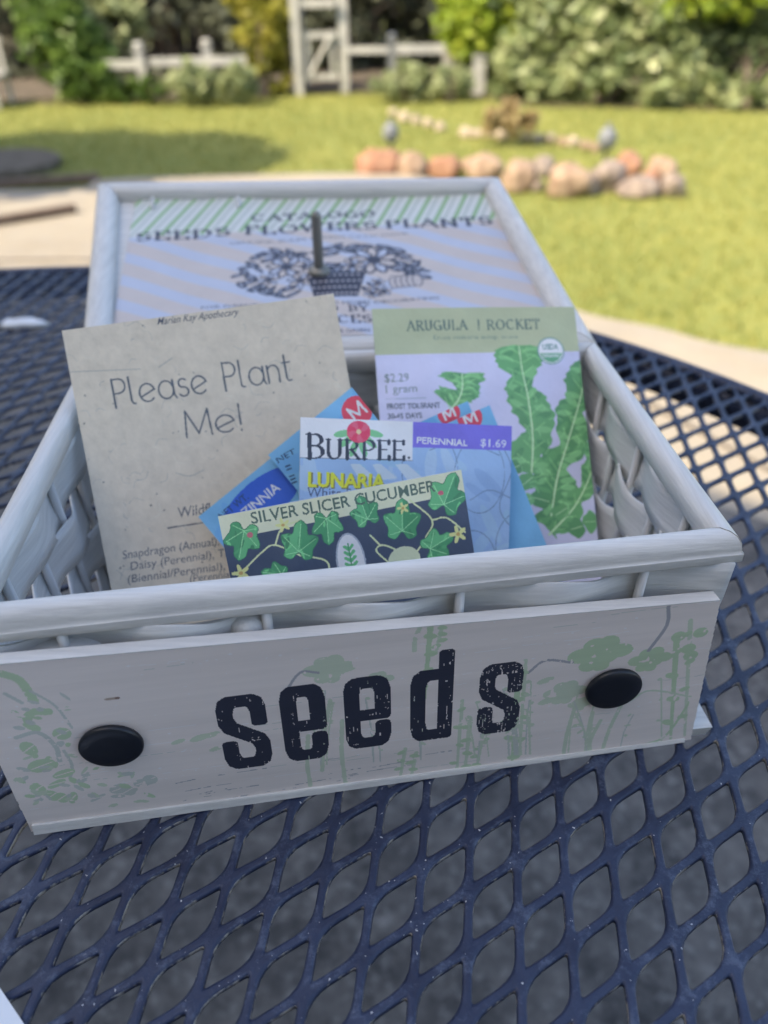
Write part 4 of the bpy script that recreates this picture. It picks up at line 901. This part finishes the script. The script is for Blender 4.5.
# ------------------------------------------------------------------ rocks
M_rock = [simple('rock_orange', (.24, .11, .065), (.42, .24, .15), 14, .85, .5, .01), simple('rock_tan', (.22, .14, .09), (.44, .32, .22), 14, .85, .5, .01), simple('rock_grey', (.17, .13, .105), (.36, .29, .235), 14, .85, .5, .01)]
M_rock.append(simple('rock_pale', (.32, .25, .18), (.50, .41, .30), 14, .85, .4, .01))
def rock(px, py, wp, hp, mi, seed, label, group, deep=.8):
    base = at(px, py + hp / 2, -.035); dep = (base - CAM) @ Fv; W = wp * dep / FPX; Hh = hp * dep / FPX * .98
    bm = bmesh.new(); bmesh.ops.create_icosphere(bm, subdivisions=3, radius=1)
    for v in bm.verts:
        p = v.co.copy(); d = 1 + .40 * noise.noise(p * 1.1 + Vector((seed * 3.1, 0, 0))) + .16 * abs(noise.noise(p * 2.3 + Vector((0, seed, 0)))) - .22 * abs(noise.noise(p * 1.7 + Vector((seed, 0, 5)))) + .06 * noise.noise(p * 6 + Vector((0, 0, seed)))
        q = p * d; q = Vector([math.copysign(abs(c) ** .85, c) for c in q])
        v.co = Vector((q.x * W / 2, q.y * W / 2 * deep, q.z * Hh * .52))
    me = bpy.data.meshes.new('rock'); bm.to_mesh(me); me.materials.append(M_rock[mi])
    for p in me.polygons: p.use_smooth = True
    o = bpy.data.objects.new('rock', me); COL.objects.link(o); o.location = (base[0], base[1] + W * .4, -.035 + Hh * .36); o.rotation_euler = (0, 0, seed)
    o.rotation_euler = (0, 0, (seed % 1) * .6 - .3)
    tag(o, label, 'rock', group)
RK = [(378, 165, 44, 32, 0, 'broad orange rock at the left end of the front rock row'), (413, 168, 34, 27, 1, 'pale rock right of the broad orange rock, behind the small grey lantern'), (447, 168, 32, 26, 0, 'rounded orange tan rock just left of the lid top corner'),
      (484, 169, 40, 28, 1, 'rounded tan rock directly above the right corner of the lid'), (521, 178, 38, 32, 1, 'tan rock second right of the lid corner, in the front row'), (543, 168, 26, 20, 2, 'small grey brown rock behind, between two larger tan rocks'),
      (571, 183, 42, 34, 1, 'large squarish tan rock lowest in the middle of the front row'), (608, 178, 34, 32, 2, 'grey brown rock under the right lantern'), (630, 166, 28, 30, 0, 'upright orange rock right of the right lantern'),
      (644, 190, 46, 20, 2, 'low flat grey rock at the front right of the row'), (661, 172, 30, 30, 1, 'pointed tan rock on top near the right end of the row'), (674, 186, 24, 26, 2, 'grey rock at the right end of the front row'), (592, 187, 18, 18, 2, 'small dark rock squeezed beside the large squarish rock'), (652, 180, 22, 20, 0, 'small orange brown rock wedged in the heap at the right end'), (536, 186, 16, 14, 2, 'small grey chip of rock in front, left of the large squarish rock')]
for i, r_ in enumerate(RK): rock(*r_[:5], i * 1.37 + .4, r_[5], 'rocks in the front row on the lawn')
sp_ = [(393, 113), (404, 117), (416, 120), (428, 123), (441, 127)]
for i, (x, y) in enumerate(sp_): rock(x, y, random.uniform(9, 13), random.uniform(7, 11), 3, i + 20.3, 'small pale stone in the short row behind the left lantern', 'small stones behind the left lantern')
sp_ = [(466, 133), (477, 134), (490, 134), (502, 136), (514, 135), (526, 138), (538, 139), (551, 139), (563, 142), (574, 142), (586, 146), (596, 148)]
for i, (x, y) in enumerate(sp_): rock(x, y, random.uniform(10, 14), random.uniform(9, 12), random.choice([3, 3, 1]), i + 40.7, 'small pale stone in the long row behind the front rocks', 'small stones between tuft and right lantern')
# ------------------------------------------------------------------ garden lanterns: ribbed globes on stakes
M_lan = simple('lantern_grey', (.13, .14, .15), (.24, .25, .27), 40, .55); M_stk = simple('stake_dark', (.05, .05, .05), (.09, .09, .09), 40, .5)
def lantern(px, py, s, basey, label):
    b0 = at(px, basey, -.035); dep = (b0 - CAM) @ Fv; r_ = s * dep / FPX / 2; top = aty(px, py, b0[1]); z = top[2]
    root = empty('garden_lantern', (b0[0], b0[1], -.035), label, 'lantern', 'grey globe lanterns beside the rocks')
    m = MB(); prof = [(.2 * r_, -1.25 * r_)]
    for i in range(15):
        a = -80 + 160 * i / 14; rr = r_ * math.cos(R(a)) * (1.0 if i % 2 else .88); prof.append((rr, 1.15 * r_ * math.sin(R(a))))
    prof += [(.25 * r_, 1.2 * r_), (.3 * r_, 1.4 * r_), (.03 * r_, 1.5 * r_)]
    m.lathe((b0[0], b0[1], z), (0, 0, 1), prof, 20); m.build('globe', M_lan, root, True)
    m = MB(); m.tube([(b0[0], b0[1], -.04), (b0[0], b0[1], z - 1.1 * r_)], .008, 8); m.build('stake', M_stk, root)
lantern(391, 133, 17, 158, 'grey ribbed globe lantern standing left, beyond the broad orange rock'); lantern(604, 139, 19, 165, 'grey ribbed globe lantern standing at the right end of the small stones')
lantern(425, 168, 11, 178, 'smallest grey globe lantern in front of the pale rock')

# ------------------------------------------------------------------ white fence and gate
M_fw = simple('white_fence_paint', (.40, .39, .36), (.54, .52, .47), 8, .55, .15, .003)
def fence(posts, rails_, label):
    root = empty('garden_fence', tuple(at(*posts[0][:2], 0) * [1, 1, 0]), label, 'fence')
    for (x, yb, yt, w) in posts:
        b0 = at(x, yb, -.03); dep = (b0 - CAM) @ Fv; W = w * dep / FPX; zt = aty(x, yt, b0[1])[2]
        m = MB(); m.box((b0[0], b0[1], (zt - .05 - .05) / 2), (W, W, zt - .05 + .05 - .0)); p = m.build('post', M_fw, root)
        m = MB(); m.box((b0[0], b0[1], zt - .045), (W * 1.3, W * 1.3, .016)); m.lathe((b0[0], b0[1], zt - .038), (0, 0, 1), [(.25 * W, 0), (.3 * W, .006), (.55 * W, .018), (.6 * W, .03), (.4 * W, .042), (.05 * W, .048)], 14); m.build('post_cap', M_fw, p)
    for (x0, y0, x1, y1, Y, t) in rails_:
        a = aty(x0, y0, Y); b_ = aty(x1, y1, Y - .02); zc = (a[2] + b_[2]) / 2; dd = (b_ - a)[:2]
        m = MB(); m.box(((a[0] + b_[0]) / 2, (a[1] + b_[1]) / 2 + .0, zc), (np.linalg.norm(dd), .03, t), math.atan2(dd[1], dd[0])); m.build('rail', M_fw, root)
fence([(147, 100, 43, 8), (213, 98, 40, 8)], [(104, 64, 145, 65, 7.33, .06), (150, 62, 246, 60, 7.36, .055)], 'white post and rail fence with ball caps left of the arbour')
fence([(392, 88, 34, 7), (447, 88, 32, 9)], [(346, 50, 388, 50, 7.5, .045), (396, 50, 444, 48, 7.52, .06)], 'white post and rail fence right of the arbour')
b0 = at(478, 95, -.03); m = MB(); zt = aty(478, 57, b0[1])[2]; m.box((b0[0], b0[1], zt / 2 - .02), (.09, .09, zt + .04)); m.box((b0[0], b0[1], zt + .008), (.11, .11, .016)); tag(m.build('fence_post', M_fw), 'short lone white post between right fence and pale bush', 'post')
gl = at(300, 95, -.03); gr_ = at(345, 93, -.03); Yg_ = gl[1]
gate = empty('garden_arbour', tuple(gl), 'white wooden arbour with a braced gate in the fence line', 'arbour')
for b0 in (gl, gr_):
    for dy in (0, .45):
        m = MB(); m.box((b0[0], b0[1] + dy, .95), (.065, .065, 1.96)); m.build('arbour_post', M_fw, gate)
W = gr_[0] - gl[0]; cx = (gl[0] + gr_[0]) / 2
for z in (.62, 1.15, 1.6, 1.9):
    m = MB(); m.box((cx, Yg_ - .0, z if z > .7 else z), (W - .09, .04, .05)); m.build('crossbar', M_fw, gate)
m = MB(); m.box((cx, Yg_ + .02, .10), (W - .1, .035, .04)); m.box((cx, Yg_ + .02, .40), (W - .1, .035, .04)); m.box((gl[0] + .09, Yg_ + .02, .25), (.03, .033, .36)); m.box((gr_[0] - .09, Yg_ + .02, .25), (.03, .033, .36))
a = np.array([gl[0] + .1, Yg_ - .002, .12]); b_ = np.array([gr_[0] - .1, Yg_ - .002, .39]); m.tube([a, b_], .015, 4)
m.build('gate_leaf', M_fw, gate)
for z in (1.98,):
    for k in range(4):
        m = MB(); m.box((cx, Yg_ + k * .15, z), (W + .35, .035, .06)); m.build('top_slat', M_fw, gate)

# ------------------------------------------------------------------ shrubs and trees
def leaves(blobs, n, size, seed, shell=.55):
    """blobs: (cx,cy,cz, rx,ry,rz); leaves gathered in clumps on and inside each blob"""
    r = np.random.default_rng(seed); out = []; tones = []; tot = sum(b[3] * b[5] for b in blobs)
    for b in blobs:
        nb = int(n * b[3] * b[5] / tot); ncl = max(8, nb // 26); u = r.normal(size=(ncl, 3)); u /= np.linalg.norm(u, axis=1)[:, None]; rad = shell + (1.08 - shell) * r.random(ncl) ** .6
        cc = np.array(b[:3]) + u * rad[:, None] * np.array(b[3:]); ct = r.random(ncl); k = r.integers(0, ncl, nb)
        ex = np.array(b[3:]).min() * .22; p = cc[k] + r.normal(size=(nb, 3)) * ex * .6; p[:, 2] = np.maximum(p[:, 2], .01)
        d = r.normal(size=(nb, 3)); d[:, 2] *= .6; d /= np.linalg.norm(d, axis=1)[:, None]; e = np.cross(d, r.normal(size=(nb, 3))); e /= np.linalg.norm(e, axis=1)[:, None]
        s = size * r.uniform(.6, 1.3, nb)[:, None]; q = np.stack([p - d * s, p + e * s * .42, p + d * s, p - e * s * .42], 1); out.append(q); tones.append(np.clip(ct[k] * .6 + r.random(nb) * .45, 0, 1))
    return np.concatenate(out), np.concatenate(tones)
M_bark = simple('bark', (.07, .05, .04), (.15, .11, .08), 20, .9, .6, .01, (1, 1, .2))
def shrub(name, label, cat, base, blobs, n, size, mat, seed, trunks=4, tr=.02, group=None):
    root = empty(name, (base[0], base[1], -.03), label, cat, group)
    V, T = leaves(blobs, n, size, seed); tone_mesh('foliage', V, mat, root, T)
    m = MB(); rg = random.Random(seed)
    for k in range(trunks):
        b = blobs[k % len(blobs)]; e = np.array(b[:3]) + [rg.uniform(-.3, .3) * b[3], rg.uniform(-.3, .3) * b[4], .3 * b[5]]; s = np.array([base[0] + rg.uniform(-.05, .05), base[1], -.05])
        m.tube(spl([s, s * .6 + e * .4 + [0, 0, .1], e], 5), list(np.linspace(tr, tr * .35, 11)), 7)
        if trunks < 3 or True:
            for q in range(2):
                mid = s * .4 + e * .6; m.tube([mid, mid + np.array([rg.uniform(-.5, .5) * b[3], rg.uniform(-.4, .4) * b[4], .4 * b[5]])], [tr * .45, tr * .2], 6)
    m.build('trunk' if trunks < 3 else 'stems', M_bark, root, True)
G_lime = leaf_mat('leaf_lime', [(.14, .21, .02), (.32, .42, .04), (.52, .55, .08)], .5, .4); G_mid = leaf_mat('leaf_mid', [(.05, .09, .02), (.12, .20, .04), (.24, .34, .07)], .5, .35)
G_yel = leaf_mat('leaf_yellow', [(.16, .18, .03), (.38, .36, .06), (.55, .50, .12)], .5, .4); G_var = leaf_mat('leaf_variegated', [(.11, .15, .05), (.22, .27, .11), (.36, .40, .18), (.56, .57, .32)], .5, .3)
G_dark = leaf_mat('leaf_dark', [(.07, .08, .045), (.12, .13, .08), (.19, .20, .12)], .6, .2); G_grey = leaf_mat('leaf_greygreen', [(.18, .22, .10), (.34, .38, .18), (.52, .54, .30)], .6, .3)
G_olive = leaf_mat('leaf_deep', [(.03, .05, .02), (.07, .10, .035), (.13, .17, .06)], .6, .25)
def bl(px, py, wp, hp, Y, dd=.8):
    c = aty(px, py, Y); dep = (c - CAM) @ Fv; return (c[0], c[1], c[2], wp * dep / FPX / 2, wp * dep / FPX / 2 * dd, hp * dep / FPX / 2)
b0 = at(85, 100)
shrub('shrub', 'bright green bushy shrub at the far left in front of the dark hedge', 'shrub', b0, [bl(68, 42, 74, 80, 7.6), bl(88, 78, 60, 50, 7.4), bl(48, 5, 60, 60, 7.8)], 5200, .055, G_mid, 1)
shrub('shrub', 'pale greyish shrub between the bright green one and the first ball capped post', 'shrub', at(110, 92), [bl(112, 22, 64, 44, 8.0), bl(100, 0, 60, 40, 8.1)], 2600, .05, G_grey, 2)
shrub('shrub', 'low green clump at the foot of the first ball capped fence post', 'shrub', at(152, 98), [bl(150, 90, 26, 18, 7.2), bl(120, 90, 40, 20, 7.3)], 900, .04, G_mid, 3)
shrub('shrub', 'tall yellow green shrub growing left of the white arbour', 'shrub', at(262, 94), [bl(266, 28, 56, 76, 7.7), bl(262, -6, 60, 50, 7.8), bl(270, 66, 36, 48, 7.6)], 4200, .05, G_yel, 4)
for i, (x, w, h_, lb) in enumerate(((192, 40, 34, 'grey green perennial clump between the two left fence posts'), (236, 36, 34, 'grey green perennial clump right of the second fence post'), (404, 50, 30, 'grey green perennial clump below the right fence rail'), (452, 34, 26, 'grey green perennial clump at the right fence post'))):
    shrub('perennial', lb, 'plant', at(x, 99), [bl(x, 82, w, h_, 7.12), bl(x - w * .3, 86, w * .7, h_ * .7, 7.1), bl(x + w * .3, 85, w * .7, h_ * .8, 7.15)], 1500, .045, G_grey, 10 + i, 3, .006)
shrub('shrub', 'lime green tree crown hanging over the right fence', 'tree', at(488, 88), [bl(488, 18, 84, 72, 7.6), bl(468, 6, 60, 46, 7.7), bl(500, 56, 30, 40, 7.5)], 5200, .055, G_lime, 5)
shrub('large_bush', 'large pale variegated bush filling the right background', 'bush', at(600, 100), [bl(560, 45, 130, 120, 7.4), bl(640, 40, 140, 130, 7.2), bl(540, 82, 90, 50, 7.15), bl(610, 84, 110, 50, 6.95), bl(680, 88, 110, 44, 6.75), bl(600, -20, 150, 80, 7.6), bl(740, 94, 90, 36, 6.6)], 17000, .055, G_var, 6, 6)
shrub('shrub', 'darker green clipped bush at the far right edge', 'bush', at(745, 104), [bl(745, 50, 110, 84, 7.1), bl(800, 60, 100, 100, 6.9)], 6000, .04, G_olive, 7)
shrub('shrub', 'lime leaved branch tips above the large pale bush', 'shrub', at(700, 90), [bl(700, -4, 110, 34, 7.0), bl(760, 0, 80, 30, 6.9)], 2600, .05, G_lime, 8)
shrub('grass_tuft', 'brownish grass tuft growing behind the small pale stones', 'plant', at(508, 130), [bl(492, 121, 26, 20, 5.35), bl(508, 118, 30, 26, 5.35), bl(526, 122, 26, 18, 5.35)], 1500, .03, leaf_mat('leaf_brown', [(.26, .20, .09), (.46, .34, .17), (.42, .40, .16)], .7, .2), 9, 5, .004)
# tuft gets blades
# dark hedge behind the fence
for i, (x, w, lb) in enumerate(((-20, 180, 'dark evergreen hedge section at far left'), (170, 200, 'dark evergreen hedge section behind the left white fence'), (350, 200, 'dark evergreen hedge section behind the arbour'), (520, 200, 'dark evergreen hedge section behind the lime tree'), (720, 260, 'dark evergreen hedge section behind the large pale bush'))):
    Y = 9.4; c = aty(x, 40, Y); W = w * 1.35 * 9 / FPX / 2
    shrub('hedge', lb, 'hedge', (c[0], Y), [(c[0] + dx * W, Y + random.uniform(-.15, .15), z, W * .62, .55, .62) for dx in (-.5, .1, .6) for z in (.35, 1.1, 1.9)], 7000, .07, G_dark if i < 4 else G_olive, 30 + i, 6, .04)
# solid board fence behind the hedge
M_bf = simple('dark_fence_boards', (.10, .09, .075), (.17, .155, .13), 3, .85, .4, .01, (6, 1, .3))
root = empty('board_fence', (0, 10.4, 0), 'tall dark weathered board fence behind the hedge', 'fence')
m = MB()
for i in range(90): m.box((-9 + i * .2, 10.4 + .008 * (i % 2), 1.3), (.192, .022, 2.66))
m.build('boards', M_bf, root)
for k, z in enumerate((.5, 2.2)): m = MB(); m.box((0, 10.44, z), (18, .05, .09)); m.build('fence_rail', M_bf, root)
# soil bed under the plants
M_soil = simple('garden_soil', (.06, .05, .035), (.13, .10, .07), 10, .95, .8, .02)
sb = gp((-120, 101), (60, 100), (200, 97), (300, 91), (400, 89), (480, 93), (520, 102), (640, 104), (800, 108), (1000, 112)); far = [(7, 12), (-7, 12)]
p_ = sb + far; g = mesh_obj('garden_bed', [(x, y, -.029) for x, y in p_], [tuple(range(len(p_)))], M_soil); tag(g, kind='structure')
# white garden chair at the far left
cb = at(-22, 106); root = empty('garden_chair', (cb[0], cb[1], -.03), 'white garden chair at the far left edge in front of the hedge', 'chair')
m = MB(); x, y = cb[0], cb[1] + .15
m.box((x, y, .19), (.36, .34, .025)); m.build('seat', M_fw, root)
for dx in (-.16, .16):
    for dy in (-.15, .15): m = MB(); m.box((x + dx, y + dy, .075), (.03, .03, .205)); m.build('leg', M_fw, root)
m = MB(); m.box((x, y + .17, .43), (.36, .025, .04))
for k in range(6): m.box((x - .15 + k * .06, y + .17, .31), (.028, .018, .21))
m.build('backrest', M_fw, root)
# tree that throws the shadow across the lawn (left of the view)
M_trk = M_bark
def tree(name, label, x, y, h, blobs, n, seed):
    root = empty(name, (x, y, -.03), label, 'tree'); V, T = leaves(blobs, n, .15, seed, .15); tone_mesh('crown', V, G_dark, root, T)
    m = MB(); m.tube(spl([(x, y, -.05), (x + .05, y, h * .5), (x, y + .05, h)], 6), list(np.linspace(.13, .05, 13)), 10)
    for b in blobs: m.tube([(x, y, h * .6), (b[0], b[1], b[2])], [.06, .02], 7)
    m.build('trunk', M_bark, root, True)

# ------------------------------------------------------------------ sun, sky, added shade building
SUN_EL = 50.; sd = np.array([.86, .51]); sd = sd / np.linalg.norm(sd); KK = 1 / math.tan(R(SUN_EL))      # sd: the way shadows run
s3 = np.array([*(sd * math.cos(R(SUN_EL))), -math.sin(R(SUN_EL))])
for (cx_, cy_, rx, ry) in ((-2.35, 5.12, 1.32, .92),):
    h = 3.0; c = np.array([cx_, cy_]) - sd * KK * h
    tree('shade_tree', 'broad leafy tree left of the lawn, outside the picture', c[0], c[1], 2.6, [(c[0] + dx * rx, c[1] + dy * ry, h + dz, rx * .6, ry * .8, .4) for dx, dy, dz in ((-.6, 0, 0), (0, .1, .1), (.55, 0, 0), (-.2, -.3, -.1), (-1.3, .1, .1), (-2.0, -.2, 0))], 60000, 77)
# unseen building added behind the camera; its eave edge casts the table's shadow line
HE = 5.2; en = np.array([.594, .804]); et = np.array([.804, -.594]); cg = 1.62; cr = cg - HE * KK * (sd @ en)
M_wallh = simple('shade_house_render', (.46, .41, .34), (.56, .50, .42), 3, .85); M_roof = simple('roof_shingle', (.12, .10, .09), (.20, .17, .15), 6, .9)
def hp(n_, t_, z): p = en * n_ + et * t_; return (p[0], p[1], z)
shade_house = empty('shade_house', hp(cr - 3, 0, 0), 'unseen two storey building added behind the viewpoint to shade the table', 'shade_house')
w0 = cr - .5; m = MB(); m.hexa([hp(w0, -9, 0), hp(w0, 9, 0), hp(w0 - 7, 9, 0), hp(w0 - 7, -9, 0)], [hp(w0, -9, HE - .02), hp(w0, 9, HE - .02), hp(w0 - 7, 9, HE - .02), hp(w0 - 7, -9, HE - .02)]); m.build('wall', M_wallh, shade_house)
m = MB(); m.hexa([hp(cr, -9.5, HE), hp(cr, 9.5, HE), hp(w0 - 7.5, 9.5, HE), hp(w0 - 7.5, -9.5, HE)], [hp(cr - .1, -9.5, HE + .12), hp(cr - .1, 9.5, HE + .12), hp(w0 - 7.4, 9.5, HE + .12), hp(w0 - 7.4, -9.5, HE + .12)]); m.hexa([hp(cr - .12, -9.5, HE + .122), hp(cr - .12, 9.5, HE + .122), hp(w0 - 7.3, 9.5, HE + .122), hp(w0 - 7.3, -9.5, HE + .122)], [hp(cr - 3.8, -9.5, HE + 1.3), hp(cr - 3.8, 9.5, HE + 1.3), hp(cr - 4.0, 9.5, HE + 1.3), hp(cr - 4.0, -9.5, HE + 1.3)]); m.build('roof', M_roof, shade_house)
M_gl, nt, b = newmat('window_glass'); b.inputs['Base Color'].default_value = (.03, .04, .05, 1); b.inputs['Roughness'].default_value = .08
for t in (-5, -2, 1, 4):
    for z in (1.5, 4.0):
        m = MB(); m.box(hp(w0 + .02, t, z), (1.2, .05, 1.2), math.atan2(et[1], et[0])); w_ = m.build('window', M_fw, shade_house)
        m = MB(); m.box(hp(w0 + .05, t, z), (1.05, .02, 1.05), math.atan2(et[1], et[0])); m.build('pane', M_gl, w_)

w = bpy.data.worlds.new('World'); scene.world = w; w.use_nodes = True; nt = w.node_tree
sky = nt.nodes.new('ShaderNodeTexSky'); sky.sky_type = 'NISHITA'; sky.sun_disc = False; sky.sun_elevation = R(SUN_EL)
src = -sd; sky.sun_rotation = math.atan2(src[0], src[1]); sky.altitude = 0; sky.air_density = 1.0; sky.dust_density = 2.5; sky.ozone_density = .5
nt.links.new(sky.outputs[0], nt.nodes['Background'].inputs['Color']); nt.nodes['Background'].inputs['Strength'].default_value = .12
L = bpy.data.lights.new('sun', 'SUN'); L.energy = 2.45; L.angle = R(.5); L.color = (1, .87, .66); lo_ = bpy.data.objects.new('sun', L); COL.objects.link(lo_)
lo_.rotation_euler = Vector(s3).to_track_quat('-Z', 'Y').to_euler()

# ------------------------------------------------------------------ camera
cam = bpy.data.cameras.new('camera'); co = bpy.data.objects.new('camera', cam); COL.objects.link(co); scene.camera = co
cam.sensor_fit = 'VERTICAL'; cam.sensor_height = 36; cam.lens = FPX / 1024 * 36; cam.clip_start = .01; cam.clip_end = 500
from mathutils import Matrix
Mx = Matrix(((R2[0], U2[0], -Fv[0], 0), (R2[1], U2[1], -Fv[1], 0), (R2[2], U2[2], -Fv[2], CZ), (0, 0, 0, 1))); co.matrix_world = Mx
cam.dof.use_dof = True; cam.dof.focus_distance = .305; cam.dof.aperture_fstop = cam.lens / 4.3
scene.render.resolution_x = 768; scene.render.resolution_y = 1024
scene.view_settings.view_transform = 'Standard'; scene.view_settings.look = 'None'; scene.view_settings.gamma = 1; scene.view_settings.exposure = 1.80
